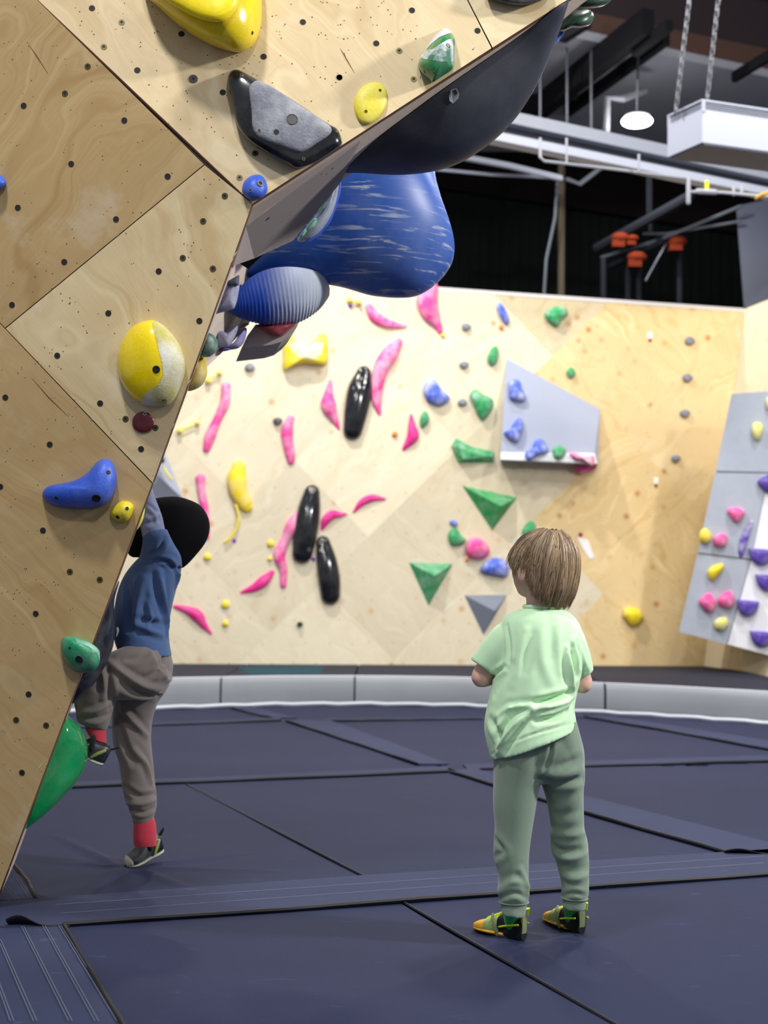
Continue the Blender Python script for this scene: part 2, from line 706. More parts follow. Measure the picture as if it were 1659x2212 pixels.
T_DARK, T_MID, T_LITE = (0.75, 0.63, 0.45), (0.92, 0.90, 0.86), (1.05, 1.0, 0.88)
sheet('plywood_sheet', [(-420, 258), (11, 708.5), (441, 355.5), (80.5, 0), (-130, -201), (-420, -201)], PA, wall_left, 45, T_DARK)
sheet('plywood_sheet', [(12, 709.5), (442, 356.5), (545, 440), (329.5, 1043)], PA, wall_left, -50, T_LITE)
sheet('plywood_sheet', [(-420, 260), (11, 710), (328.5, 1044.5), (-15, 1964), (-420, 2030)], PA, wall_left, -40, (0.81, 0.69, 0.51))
sheet('plywood_sheet', [(545.5, 439.5), (81.5, -.5), (-129, -201), (-110, -330), (900, -330), (1004, -10), (1062, 104)], PB, wall_left, -48, (1.04, 1.0, 0.92))
sheet('plywood_sheet', [(1064, 103), (1006, -10), (902, -330), (1420, -330), (1420, -124)], PB, wall_left, 25, (1.14, 1.13, 1.10))
# dark seam where the two faces fold
V, F = tube([PA.pt(545, 441, -0.004), PA.pt(80, 0, -0.004), PA.pt(-130, -201, -0.004)], 0.0042, 6)
mk('fold_joint', V, F, M_EDGE, wall_left)
# side faces (seen at a flat angle behind the edge)
E2b = PB.pt(1420, -122)
Gb = PA.pt(-15, 1966)
nC1 = np.cross(K - Gb, DV)
PC1 = Plane(K - DV * 0, nC1)
nC2 = np.cross(E2b - K, DV)
PC2 = Plane(K, nC2)
sheet('side_sheet', None, PC1, wall_left, 20, (1, 1, 1), M_WOOD_SIDE, 0.015, 0.0, poly3=[Gb + DV * .019, K + DV * .019, K + DV * SIDE_L, Gb + DV * SIDE_L])
sheet('side_sheet', None, PC2, wall_left, 20, (1.08, 1.05, 1.02), M_WOOD_SIDE, 0.015, 0.0, poly3=[K + DV * .019, E2b + DV * .019, E2b + DV * .12, K + DV * SIDE_L])

_rp = [at_y(503, 560, 4.50), at_y(562, 598, 4.92), at_y(545, 690, 4.92), at_y(500, 742, 4.86), at_y(446, 794, 4.60), at_y(408, 812, 4.46)]
sheet('side_sheet', None, Plane(_rp[0], np.cross(_rp[1] - _rp[0], _rp[4] - _rp[0])), wall_left, 30, (1.1, 1.08, 1.06), M_WOOD_SIDE, 0.015, 0.0, poly3=np.array(_rp), ext=np.array([-.06, .10, 0]))
# bolt inserts and screw holes of the near wall
def cup_mesh(name, r, rin, h, m_out, m_in, n=14):
    a = np.linspace(0, 2 * math.pi, n, endpoint=False)
    c, s = np.cos(a), np.sin(a)
    R = [np.stack([q * c, q * s, np.full(n, z)], 1) for q, z in ((r, -0.001), (r * 0.97, h), (rin * 1.05, h), (rin, h * 0.25))]
    V = np.concatenate(R + [np.array([[0, 0, h * 0.25]])])
    F = grid_faces(4, n) + [(3 * n + j, 3 * n + (j + 1) % n, 4 * n) for j in range(n)]
    me = bpy.data.meshes.new(name)
    me.from_pydata([tuple(v) for v in V], [], F)
    me.materials.append(m_out)
    me.materials.append(m_in)
    for i, p in enumerate(me.polygons):
        p.material_index = 1 if i >= 2 * n else 0
        p.use_smooth = False
    bm = bmesh.new()
    bm.from_mesh(me)
    bmesh.ops.recalc_face_normals(bm, faces=bm.faces)
    bm.to_mesh(me)
    bm.free()
    return me


M_HOLERIM = flat('hole_rim', srgb(120, 96, 62), 0.8)
ME_HOLE = cup_mesh('insert_hole', 0.0088, 0.0078, 0.0007, M_HOLERIM, M_DARKHOLE)
ME_NUT = cup_mesh('insert_nut', 0.0088, 0.0036, 0.0009, M_NUT, M_DARKHOLE)
ME_WASHER = cup_mesh('insert_washer', 0.0125, 0.0035, 0.0015, flat('plug_grey', srgb(64, 62, 62), 0.6), M_DARKHOLE)


def zq(n):
    return Vector((0, 0, 1)).rotation_difference(Vector(n))


_A = [(393, 298, 1), (291, 419, 1), (106, 474, 0), (557, 540, 0), (319, 735, 0), (751, 791, 0), (80, 931, 0), (520, 983, 0),
      (288, 1174, 0), (1007, 878, 1), (910, 991, 1), (819, 1156, 1), (954, 1204, 1), (711, 1216, 0)]
_A = [(x / 2.074, y / 2.074, k) for x, y, k in _A]
_A += [(x / 2.765, 500 + y / 2.765, k) for x, y, k in [(72, 439, 0), (647, 489, 0), (1191, 535, 0), (342, 742, 0), (598, 1027, 0),
       (750, 1120, 1), (928, 1173, 1), (843, 1300, 0), (32, 992, 0), (297, 1273, 0), (2, 1525, 0)]]
_A += [(x / 2.458, 1000 + y / 2.458, k) for x, y, k in [(228, 359, 0), (371, 578, 1), (530, 620, 1), (190, 801, 0), (152, 1229, 0),
       (86, 1365, 1), (245, 1394, 1), (117, 1645, 0)]]
_B = [(412, 37, 0), (545, 100, 1), (465, 210, 1), (615, 315, 0), (813, 152, 0), (866, 354, 2), (998, 414, 0), (1181, 254, 0),
      (1357, 99, 0), (1520, 347, 0), (1143, 687, 1), (1073, 796, 1)]
_B = [(x / 2.074, y / 2.074, k) for x, y, k in _B]
_B += [(700 + x / 2.633, y / 2.633, k) for x, y, k in [(500, 59, 0), (297, 247, 0), (428, 289, 1), (88, 440, 0), (510, 450, 1), (873, 175, 0)]]
for L, pl in ((_A, PA), (_B, PB)):
    for x, y, k in L:
        link_copy((ME_HOLE, ME_NUT, ME_WASHER)[k], 'bolt_insert', pl.pt(x, y, 0.0002), wall_left, zq(pl.n))
# fine screw holes: pale torn rim and dark centre, far too many to pick apart
parts_r, parts_d = [], []
def dots(plane, poly, n):
    poly = np.array(poly)
    lo, hi = poly.min(0), poly.max(0)
    k = 0
    while k < n:
        p = lo + rng.rand(2) * (hi - lo)
        if not in_poly(p[None], poly)[0]:
            continue
        k += 1
        cl = 1 if rng.rand() < 0.75 else 2
        for c in range(cl):
            q = p + (rng.randn(2) * 9 if c else 0)
            r = 0.0009 + 0.0009 * rng.rand()
            a = np.linspace(0, 2 * math.pi, 7, endpoint=False)
            for lst, rr, h in ((parts_r, r * 1.45, 0.0004), (parts_d, r, 0.0007)):
                ctr = plane.pt(q[0], q[1], h)
                Vv = ctr + rr * (np.cos(a)[:, None] * plane.ex + np.sin(a)[:, None] * plane.ey)
                lst.append((Vv, [tuple(range(7))]))
dots(PA, [(0, 0), (70, 0), (530, 442), (20, 1880), (0, 1900)], 200)
dots(PB, [(100, 0), (1215, 0), (560, 425)], 130)
o = mk('screw_hole_rims', *join(parts_r), flat('torn_rim', srgb(206, 190, 152), 0.9), wall_left, smooth=False, recalc=False)
tag(o, kind='stuff')
o = mk('screw_holes', *join(parts_d), M_DARKHOLE, wall_left, smooth=False, recalc=False)
tag(o, kind='stuff')
# splinters torn out along the edge, scratches on the sheets
sp = []
for x, y, dx, dy in [(505, 556, 9, -15), (498, 570, 8, -14), (408, 815, 8, -22), (405, 832, 9, -14), (372, 925, 7, -12), (338, 1002, 8, -18), (332, 1018, 9, -20),
                     (328, 1030, 7, -16), (80, 1665, 18, -22), (95, 1655, 10, -8), (62, 1745, 8, -14)]:
    a, b, c = PA.pt(x, y, .0008), PA.pt(x - dx * .2, y + dy * .2, .0008), PA.pt(x - dx, y - dy * .2, .0008)
    sp.append(([PA.pt(x, y, .0008), PA.pt(x + dx, y + dy, .0008), PA.pt(x + dx * .5 - 3, y + dy * .5, .0008)], [(0, 1, 2)]))
tag(mk('edge_splinters', *join(sp), flat('raw_wood', srgb(214, 196, 160), 0.9), wall_left, smooth=False, recalc=False), kind='stuff')
sc_ = []
for pl, pts in ((PA, [(58, 90), (80, 122), (104, 160)]), (PA, [(68, 816), (105, 858), (148, 900)]), (PB, [(735, 105), (750, 130), (766, 158)]), (PB, [(737, 108), (745, 120), (748, 126)])):
    q = [pl.pt(x, y, 0.0002) for x, y in pts]
    sc_.append(tube(q, [0.0004, 0.0016, 0.0004], 5))
tag(mk('scratches', *join(sc_), flat('scratch', srgb(120, 90, 52), 0.9), wall_left), kind='stuff')

# ================================================================== FAR CLIMBING WALL (back)
_bl, _br = at_z(370, 1435, 0.21), at_z(1500, 1440, 0.21)
_tr = at_y(1607, 668, 13.62)
PF = Plane(_bl, np.cross(_br - _bl, _tr - _bl))
wf = [(-160, 1433), (1521, 1441), (1607, 668), (-160, 545)]
_uvw = PF.uv(np.array([PF.pt(x, y) for x, y in wf]))
V, F = prism(PF.xyz(_uvw, np.full(4, -0.02)), -PF.n * 0.25)
wall_back = mk('wall_back', V, F, M_EDGE, smooth=False)
tag(wall_back, 'pale plywood climbing wall across the back dotted with colourful holds', None, None, 'structure')
_clip = [tuple(p) for p in _uvw]
if sum(_clip[i][0] * _clip[(i + 1) % 4][1] - _clip[(i + 1) % 4][0] * _clip[i][1] for i in range(4)) < 0:
    _clip = _clip[::-1]
_o2 = PF.uv(PF.pt(795, 1160)[None])[0]
r2 = np.random.RandomState(3)
s2 = math.sqrt(0.5)
for i in range(-6, 8):
    for j in range(-8, 8):
        A_, B_ = 1.22, 0.96
        sh = 0.61 if j % 2 else 0.0
        q = []
        for a, b in ((0, 0), (1, 0), (1, 1), (0, 1)):
            u, v = (i + a) * A_ + sh, (j + b) * B_
            q.append(_o2 + np.array([u * s2 - v * s2, u * s2 + v * s2]))
        c = clip_poly(q, _clip)
        if len(c) < 3:
            continue
        ctr = np.mean(c, 0)
        px = to_px(PF.xyz(np.array(ctr)[None], np.zeros(1)))[0]
        t = 0.97 + 0.035 * r2.randn()
        warm = r2.rand() * 0.05 + (0.16 if px[0] > 1230 else 0.0)
        tone = (t, t * (1 - warm * 0.5), t * (1 - warm * 1.5))
        if i == 0 and j == 0:
            tone = (1.08, 1.08, 1.06)
        sheet('plywood_sheet', None, PF, wall_back, 45 if r2.rand() < .5 else -45, tone, M_WOOD_STAIN if px[0] > 1180 else M_WOOD_FAR, 0.018, 0.0003,
              poly3=PF.xyz(np.array(c), np.zeros(len(c))))
# pale cap along the top
V, F = prism([PF.pt(-160, 543, .004), PF.pt(1607, 666, .004), PF.pt(1607, 674, .004), PF.pt(-160, 551, .004)], -PF.n * 0.22)
mk('top_trim', V, F, flat('top_trim', srgb(214, 208, 204), 0.6), wall_back, smooth=False)
# unused bolt holes of the far wall, only specks from here
pd = []
for gx in np.arange(-4.5, 6, 0.2):
    for gy in np.arange(-1, 4.5, 0.2):
        u = np.array([gx + (0.1 if int(round(gy / 0.2)) % 2 else 0), gy]) + r2.randn(2) * 0.012
        c = PF.xyz(u[None], np.array([0.0006]))[0]
        px = to_px(c[None])[0]
        if 330 < px[0] < 1590 and in_poly(px[None], wf)[0] and r2.rand() < 0.75:
            a = np.linspace(0, 2 * math.pi, 6, endpoint=False)
            r = 0.006
            pd.append((c + r * (np.cos(a)[:, None] * PF.ex + np.sin(a)[:, None] * PF.ey), [tuple(range(6))]))
tag(mk('far_bolt_holes', *join(pd), flat('far_hole', srgb(150, 122, 78), 0.9), wall_back, smooth=False, recalc=False), kind='stuff')

# ------------------------------------------------------------------ right climbing wall and its hinged kids' board
_c0, _c1 = PF.pt(1607, 668), PF.pt(1521, 1441)
_t2 = at_y(1659, 648, 13.15)
PR = Plane(_c0, np.cross(_c1 - _c0, _t2 - _c0))
wr = [(1607, 668), (1521, 1441), (1659, 1462), (1800, 1484), (1800, 592)]
V, F = prism([PR.pt(x, y, -0.02) for x, y in wr], -PR.n * 0.15)
wall_right = mk('wall_right', V, F, M_EDGE, smooth=False)
tag(wall_right, 'plywood climbing wall coming forward at the right edge', None, None, 'structure')
sheet('plywood_sheet', [(1607, 668), (1575, 960), (1800, 900), (1800, 592)], PR, wall_right, 60, (0.98, 0.95, 0.92), M_WOOD_FAR)
sheet('plywood_sheet', [(1575, 962), (1521, 1441), (1659, 1462), (1800, 1484), (1800, 902)], PR, wall_right, 0, (0.92, 0.87, 0.78), M_WOOD_FAR)

PG = Plane(at_y(1520, 1150, 12.35), (-0.30, -1.0, -0.06))
M_BOARD_G = flat('grey_board', srgb(168, 174, 186), 0.7, bscale=14, var=0.10, bump=0.05)
M_BOARD_W = flat('white_board', srgb(232, 232, 236), 0.6, var=0.03)
board = empty('kids_board', PG.pt(1600, 1400))
tag(board, 'leaning grey and white climbing board with purple half-moon steps at the right', 'climbing board')
_back = np.array([0.12, 0.55, 0.0])
for nm, m, pol in (('grey_panel', M_BOARD_G, [(1580, 850), (1760, 838), (1720, 1022), (1545, 1018)]),
                   ('grey_panel', M_BOARD_G, [(1544.5, 1020), (1661, 1022), (1622, 1208), (1507, 1194)]),
                   ('grey_panel', M_BOARD_G, [(1506.5, 1196), (1621.5, 1210), (1570, 1392), (1466, 1365)]),
                   ('white_panel', M_BOARD_W, [(1661.5, 1022), (1790, 1024), (1790, 1226), (1622.5, 1208)]),
                   ('white_panel', M_BOARD_W, [(1622, 1210), (1790, 1228), (1790, 1450), (1571, 1392)])):
    P = np.array([PG.pt(x, y) for x, y in pol])
    c = P.mean(0)
    P = c + (P - c) * 0.994
    V, F = prism(P, -PG.n * 0.03)
    mk(nm, V, F, m, board, smooth=False)
V, F = prism([PG.pt(x, y, -0.032) for x, y in [(1584, 856), (1780, 845), (1780, 1438), (1472, 1360)]], _back * 0.9)
mk('board_frame', V, F, flat('board_back', srgb(150, 132, 100), 0.8), board, smooth=False)

# ================================================================== FLOOR OF MATS
V, F = box((-6, -3, -0.30), (9, 17.6, -0.034))
floor = mk('floor', V, F, flat('floor_base', srgb(26, 28, 38), 0.8), smooth=False)
tag(floor, 'dark blue padded gym floor of joined mat covers', None, None, 'structure')


def lerp2(a, b, t):
    return (a[0] + (b[0] - a[0]) * t, a[1] + (b[1] - a[1]) * t)


LE = lambda x: 1975 - 0.0665 * x
LF = lambda x: 1708 - 0.0408 * x
LG = lambda x: 1576 - 0.024 * x
bump_pts = []           # (x, y, depth, radius): dents where feet press


def mat_panel(poly_px, res=0.05, wr=None):
    P = np.array([at_z(x, y, 0.0)[:2] for x, y in poly_px])
    c = P.mean(0)
    # shrink a little so the joints show
    P = c + (P - c) * (1 - 0.006 / np.linalg.norm(P - c, axis=1).mean())
    me = bpy.data.meshes.new('t')
    bm = bmesh.new()
    vs = [bm.verts.new((p[0], p[1], 0)) for p in P]
    bm.faces.new(vs)
    bmesh.ops.triangulate(bm, faces=bm.faces)
    lo, hi = P.min(0), P.max(0)
    for ax in (0, 1):
        n = int((hi[ax] - lo[ax]) / res)
        for k in range(1, n):
            nrm = [0, 0, 0]
            nrm[ax] = 1
            co = [0, 0, 0]
            co[ax] = lo[ax] + (hi[ax] - lo[ax]) * k / n
            bmesh.ops.bisect_plane(bm, geom=bm.verts[:] + bm.edges[:] + bm.faces[:], plane_co=co, plane_no=nrm)
    V = np.array([v.co for v in bm.verts])
    bm.verts.index_update()
    F = [tuple(v.index for v in f.verts) for f in bm.faces]
    edges = [tuple(v.index for v in e.verts) for e in bm.edges if len(e.link_faces) == 1]
    bm.free()
    z = np.zeros(len(V))
    z += 0.0025 * np.sin(V[:, 0] * 3.1 + 1.3 * np.sin(V[:, 1] * 2.3)) * np.sin(V[:, 1] * 2.7 + 0.7)
    z -= 0.003
    for bx, by, dp, rad in bump_pts:
        d2 = ((V[:, 0] - bx) ** 2 + (V[:, 1] - by) ** 2)
        z -= dp * np.exp(-d2 / rad ** 2)
    if wr:
        for (x0, y0), (x1, y1), amp, wd in wr:
            a, b = at_z(x0, y0)[:2], at_z(x1, y1)[:2]
            d, t = seg_dist(V[:, :2], a, b)
            z += amp * np.exp(-(d / wd) ** 2) * np.clip(1 - t, 0, 1) ** 0.7
    V[:, 2] = z
    # skirt
    nv = len(V)
    idx = sorted({i for e in edges for i in e})
    mp = {i: nv + k for k, i in enumerate(idx)}
    V = np.concatenate([V, V[idx] * [1, 1, 0] + [0, 0, -0.033]])
    F = F + [(a, b, mp[b], mp[a]) for a, b in edges]
    return mk('mat_cover', V, F, M_MAT, floor)


def gp(x, y):
    p = at_z(x, y)
    return p[0], p[1]


for x, y, dp, rad in ((1085, 2008, .005, .10), (1225, 2000, .005, .09), (285, 1868, .005, .08)):
    bump_pts.append((*gp(x, y), dp, rad))
seamA = lambda y: 400 + (y - 1693) / 0.518
seamB = lambda y: 870 + (y - 1947) / 0.576
mat_panel([(-500, LE(-500)), (seamB(LE(830)) - 6, LE(835)), (seamB(2420), 2420), (-500, 2420)], 0.06)
mat_panel([(seamB(LE(840)), LE(840)), (2100, LE(2100)), (2300, 2420), (seamB(2420), 2420)], 0.035,
          [((1085, 2015), (960, 2090), .006, .02), ((1090, 2020), (1180, 2110), .006, .02), ((1245, 2015), (1330, 2080), .006, .02), ((1225, 2015), (1180, 2075), .005, .02), ((1090, 1990), (1010, 1950), .005, .02)])
mat_panel([(-60, LF(-60)), (seamA(LF(370)), LF(430)), (seamA(LE(870)), LE(870)), (-60, LE(-60))], 0.018,
          [((250, 1868), (110, 1800), .012, .02), ((250, 1872), (90, 1862), .010, .018), ((256, 1880), (180, 1935), .011, .022), ((275, 1884), (285, 1945), .011, .022),
           ((330, 1868), (560, 1838), .011, .018), ((330, 1874), (620, 1880), .009, .02), ((310, 1882), (430, 1925), .010, .02)])
mat_panel([(seamA(LF(400)), LF(400)), (990, LF(990)), (1690, 1862), (seamA(LE(860)), LE(860))], 0.06)
mat_panel([(996, LF(996)), (2300, LF(2300)), (2300, LE(2300)), (1900, LE(1900)), (1696, 1862)], 0.08)
mat_panel([(-300, LG(-300)), (660, LG(660)), (990, LF(990)), (-300, LF(-300))], 0.12)
mat_panel([(668, LG(668)), (1275, LG(1275)), (1880, 1660), (1900, LF(1900)), (996, LF(996))], 0.12)
mat_panel([(1283, LG(1283)), (2200, LG(2200)), (2200, LF(2200)), (1890, LF(1890)), (1885, 1658)], 0.12)

PADF = [(-200, 1553), (60, 1543), (330, 1532), (600, 1524), (800, 1523), (1000, 1526), (1240, 1538), (1450, 1550), (1659, 1565), (1900, 1584)]
mat_panel([(-300, 1560)] + [(x, y + 1) for x, y in PADF if x > -300] + [(1950, LG(1900)), (1283, LG(1283)), (660, LG(660)), (-300, LG(-300))], 0.2)


def strip(poly_px, lip=None, z=0.006, name='cover_strip', mat=None):
    P = np.array([[*at_z(x, y)[:2], z] for x, y in poly_px])
    V, F = prism(P, (0, 0, -z - 0.003))
    o = mk(name, V, F, mat or M_STRIP, floor, smooth=False)
    if lip:
        Q = [[*at_z(x, y)[:2], z + 0.001] for x, y in lip]
        Q = linsample(np.array(Q), 14, False)
        Q[:, 2] += 0.0015 * np.sin(np.arange(14) * 1.7)
        V, F = tube(Q, 0.0065, 6)
        mk('strip_edge', V, F, M_LIP, o)
    return o


sE = strip([(-100, 1958), (80, 1945), (790, 1894), (1900, 1822), (1900, 1875), (1659, 1892), (1100, 1931), (700, 1962), (350, 1987), (140, 2002), (-100, 2010)],
           [(140, 2002), (350, 1988), (700, 1963), (1100, 1932), (1659, 1892), (1900, 1875)])
strip([(972, 1669), (1020, 1661), (1330, 1738), (1659, 1822), (1760, 1846), (1659, 1848), (1572, 1846), (1270, 1760)], [(972, 1669), (1270, 1760), (1572, 1846)])
strip([(618, 1558), (712, 1557), (850, 1607), (968, 1652), (905, 1652), (760, 1605)], [(618, 1558), (760, 1605), (902, 1652)])
strip([(500, 1530), (540, 1526), (640, 1552), (590, 1551)], [(500, 1530), (545, 1543), (588, 1552)], 0.005)
strip([(1262, 1550), (1292, 1544), (1480, 1573), (1760, 1617), (1760, 1637), (1659, 1620), (1400, 1573)], [(1262, 1550), (1400, 1573), (1659, 1620), (1760, 1637)])
strip([(-100, 1699), (400, 1683), (968, 1657), (968, 1668), (400, 1692), (-100, 1712)], [(-100, 1712), (400, 1692), (968, 1668)], 0.005)
strip([(1000, 1652), (1300, 1644), (1800, 1629), (1800, 1641), (1300, 1656), (1010, 1664)], [(1040, 1663), (1300, 1656), (1800, 1641)], 0.005)
strip([(-100, 1574), (330, 1563), (606, 1551), (606, 1557), (330, 1568), (-100, 1581)], [(-100, 1581), (330, 1568), (606, 1557)], 0.004)
strip([(700, 1553), (1040, 1549), (1260, 1545), (1260, 1550), (1040, 1554), (700, 1558)], [(700, 1558), (1040, 1554)], 0.004)
sL = strip([(-120, 2012), (138, 2002), (262, 2212), (380, 2420), (-120, 2420)], [(138, 2003), (262, 2212), (380, 2420)], 0.004)
strip([(-60, 1890), (22, 1862), (60, 1908), (80, 1944), (-60, 1953)], [(22, 1862), (60, 1908), (78, 1944)], 0.006)
# stitching on the worn strips
st = []
def stitch(a, b, n=2, gap=5, z=0.0065, w=0.0009):
    for k in range(n):
        ga = gap * k
        A_, B_ = np.array([*at_z(a[0] + ga, a[1])[:2], z]), np.array([*at_z(b[0] + ga * 1.5, b[1])[:2], z])
        st.append(tube(linsample(np.array([A_, B_]), 6, False), w, 4))
for a, b in (((-4, 2035), (72, 2212)), ((46, 2006), (148, 2212)), ((92, 2005), (205, 2212)), ((127, 2005), (252, 2212)), ((-10, 2120), (22, 2212)),
             ((0, 1905), (32, 1948)), ((24, 1885), (62, 1945))):
    stitch(a, b)
for a, b in (((120, 1959), (1650, 1853)), ((130, 1978), (1650, 1868))):
    stitch(a, b, 2, 0, 0.0065, 0.0006)
tag(mk('stitching', *join(st), flat('thread', srgb(118, 122, 140), 0.8), sL), kind='stuff')
for a, b in (((402, 1694), (790, 1894)), ((872, 1949), (1330, 2212))):
    A_, B_ = at_z(*a), at_z(*b)
    Q = linsample(np.array([A_, B_ + (B_ - A_) * (0.5 if b[1] > 2000 else 0)]), 12, False)
    Q[:, 2] = -0.001
    mk('seam_cord', *tube(Q, 0.0045, 6), M_CREASE, floor)
# curled ends of two strips
def curl(p0, p1, hgt, wd, parent):
    A_, B_ = at_z(*p0), at_z(*p1)
    R = []
    for t in np.linspace(0, 1, 14):
        c = A_ + (B_ - A_) * t
        amp = hgt * math.exp(-((t - 0.18) / 0.28) ** 2)
        up = np.array([0, 0, 1.0])
        bk = np.array([0, 1.0, 0])
        ring = []
        for s in np.linspace(0, 1, 7):
            ring.append(c + bk * (wd * (1 - s) ** 1.3) + up * (0.005 + amp * s ** 1.6))
        R.append(np.array(ring))
    Rb = [r + [0, 0, -0.003] for r in R]
    V = np.concatenate(R + Rb)
    n = 7
    F = grid_faces(14, n, False) + [tuple(i + 14 * n for i in f[::-1]) for f in grid_faces(14, n, False)]
    for i in range(13):
        for j in (0, n - 1):
            a, b = i * n + j, (i + 1) * n + j
            F.append((a, b, b + 14 * n, a + 14 * n))
    mk('curled_flap', V, F, flat('flap', srgb(30, 30, 36), 0.7), parent)
curl((12, 2006), (150, 2004), 0.030, 0.05, sE)
curl((1568, 1848), (1720, 1850), 0.02, 0.06, sE)

# ================================================================== RAISED CRASH PADS IN FRONT OF THE FAR WALL
front = np.array([at_z(x, y)[:2] for x, y in PADF])
fr_px = np.array([p[0] for p in PADF], float)
PADZ = 0.215
def pad(xa, xb, label):
    xs = np.linspace(xa, xb, 9)
    q = np.array([[np.interp(x, fr_px, front[:, 0]), np.interp(x, fr_px, front[:, 1])] for x in xs])
    q[:, 1] += 0.05
    c = q.mean(0)
    root = empty('crash_pad', (c[0], c[1], 0))
    tag(root, label, 'crash pad', 'raised crash pads along the back wall')
    # rounded front
    prof = [(0.0, 0.0), (-0.012, 0.03), (-0.018, 0.10), (-0.012, 0.17), (0.0, 0.20), (0.015, PADZ - 0.003), (0.05, PADZ)]
    R = [np.array([[p[0], p[1] + dy, z] for p in q]) for dy, z in prof]
    V = np.concatenate(R + [R[0] + [0, 0.3, 0], ])
    n = len(q)
    F = grid_faces(len(prof), n, False)
    Vb = np.concatenate([V, R[-1] + [0, 0.25, 0]])
    mk('front_cover', np.concatenate(R), F, M_PADGREY, root)
    # top
    back = []
    for p in q:
        # meet the far wall's foot
        t = ((PF.p - np.array([p[0], p[1], PADZ])) @ PF.n) / PF.n[1]
        back.append([p[0], p[1] + t - 0.004, PADZ])
    top = np.concatenate([R[-1], np.array(back)[::-1]])
    V, F = prism(top, (0, 0, -PADZ))
    mk('top_cover', V, F, M_PADTOP, root, smooth=False)
    mk('edge_piping', *tube(np.array([[p[0], p[1] + 0.03, PADZ + 0.003] for p in q]), 0.008, 6), M_WHITE, root)
    return root
pad(-160, 470, 'grey-fronted raised crash pad behind the climbing child')
p2 = pad(474, 763, 'grey-fronted raised crash pad with a teal patch on top')
pad(767, 1308, 'grey-fronted raised crash pad behind the standing child')
pad(1313, 1880, 'grey-fronted raised crash pad at the right below the kids board')
_q = [at_z(x, y, PADZ + 0.002) for x, y in [(510, 1439), (700, 1438), (694, 1455), (540, 1457)]]
mk('teal_patch', *prism(np.array(_q), (0, 0, -0.004)), mat_vinyl('teal', srgb(14, 58, 72), srgb(20, 80, 92), 0.5), p2, smooth=False)
# white frayed edge where the floor meets the pads
xs = np.linspace(-150, 1850, 60)
Q = np.array([[np.interp(x, fr_px, front[:, 0]), np.interp(x, fr_px, front[:, 1]) + 0.0, 0.012 + 0.004 * math.sin(i * 2.1)] for i, x in enumerate(xs)])
mk('frayed_edge', *tube(Q, 0.016, 6), M_WHITE, floor)

# ================================================================== BUILDING SHELL
M_METAL = flat('dark_cladding', srgb(9, 12, 12), 0.8, 0.0, 0.05, bscale=3, var=0.2)
M_BROWN = flat('dark_brown', srgb(12, 9, 9), 0.9, 0.0, 0.05)
M_CEIL = flat('ceiling_board', srgb(150, 151, 160), 0.9, bscale=2, var=0.12)
M_STEEL = flat('dark_steel', srgb(22, 22, 26), 0.8, 0.0, 0.1)
M_PALE = flat('pale_steel', srgb(140, 144, 156), 0.45)
M_GALV = flat('galvanised', srgb(80, 84, 92), 0.4, 0.3)
YB = 17.5
# ribbed metal cladding
n = 420
xs = np.linspace(-3.5, 9.5, n)
ys = YB + 0.014 * np.where((np.arange(n) // 2) % 2 == 0, 0.0, 1.0)
V = np.concatenate([np.stack([xs, ys, np.full(n, 0.0)], 1), np.stack([xs, ys, np.full(n, 8.0)], 1),
                    np.stack([xs, ys + 0.1, np.full(n, 0.0)], 1), np.stack([xs, ys + 0.1, np.full(n, 8.0)], 1)])
F = [(i, i + 1, n + i + 1, n + i) for i in range(n - 1)] + [(2 * n + i, 2 * n + i + 1, 3 * n + i + 1, 3 * n + i) for i in range(n - 1)]
wo = mk('wall_outer', V, F, M_METAL, smooth=False)
tag(wo, 'dark ribbed metal cladding of the hall behind the climbing wall', None, None, 'structure')
q = [at_y(900, 398, YB - .1), at_y(1700, 520, YB - .1), at_y(1750, 250, YB - .1), at_y(850, 230, YB - .1)]
mk('soffit_band', *prism(np.array(q), (0, 0.08, 0)), M_BROWN, wo, smooth=False)
# dark upper wall at the far right, in front of the cladding
q = np.array([at_y(1607, 664, 13.95), at_y(1590, 445, 14.6), at_y(1900, 380, 14.0), at_y(1900, 640, 13.2)])
mk('upper_wall_board', *prism(q, (0.05, 0.12, 0)), flat('navy_board', srgb(40, 44, 58), 0.7, var=0.15, bscale=2), wall_right, smooth=False)
CZ = 6.3
_fl, _fr = at_y(1180, 46, 13.6), at_y(1720, 160, 14.9)
_fe = _fl - (_fr - _fl) * 1.9
_ff = _fr + (_fr - _fl) * 1.5
q = [(_fe[0], _fe[1], CZ), (_ff[0], _ff[1], CZ), (10, 17.7, CZ), (-3, 17.7, CZ)]
ceil = mk('ceiling', *prism(np.array(q), (0, 0, 0.1)), M_CEIL, smooth=False)
tag(ceil, 'grey boarded hall ceiling crossed by dark joists', None, None, 'structure')
q = [at_y(1240, 28, 13.4), at_y(1720, 148, 15.4), at_y(1720, 168, 15.4), at_y(1240, 76, 13.4)]
q = np.array([_fl + [0, -.02, .17], _fr + [0, -.02, .2], _fr + [0, -.02, -.01], _fl + [0, -.02, -.01]])
mk('fascia_beam', *prism(q, (0.05, 0.15, 0)), flat('rust_fascia', srgb(80, 56, 46), 0.7), ceil, smooth=False)
# near roof, dark
q = np.array([(-3.0, 5.0, 7.2), (9.0, 5.0, 7.2), (9.0, 16.5, 7.1), (_fr[0], _fr[1], 7.1), (_fl[0], _fl[1], 7.1), (-3.0, 12.3, 7.1)])
mk('near_roof', *prism(q, (0, 0, 0.1)), flat('roof_dark', srgb(44, 34, 38), 0.9), ceil, smooth=False)
q = np.array([_fl + [0, 0, .16], _fr + [0, 0, .19], _fr + [0, 0, .85], _fl + [0, 0, .9]])
mk('fascia_board', *prism(q, (0.02, 0.05, 0)), flat('roof_dark', srgb(44, 34, 38), 0.9), ceil, smooth=False)


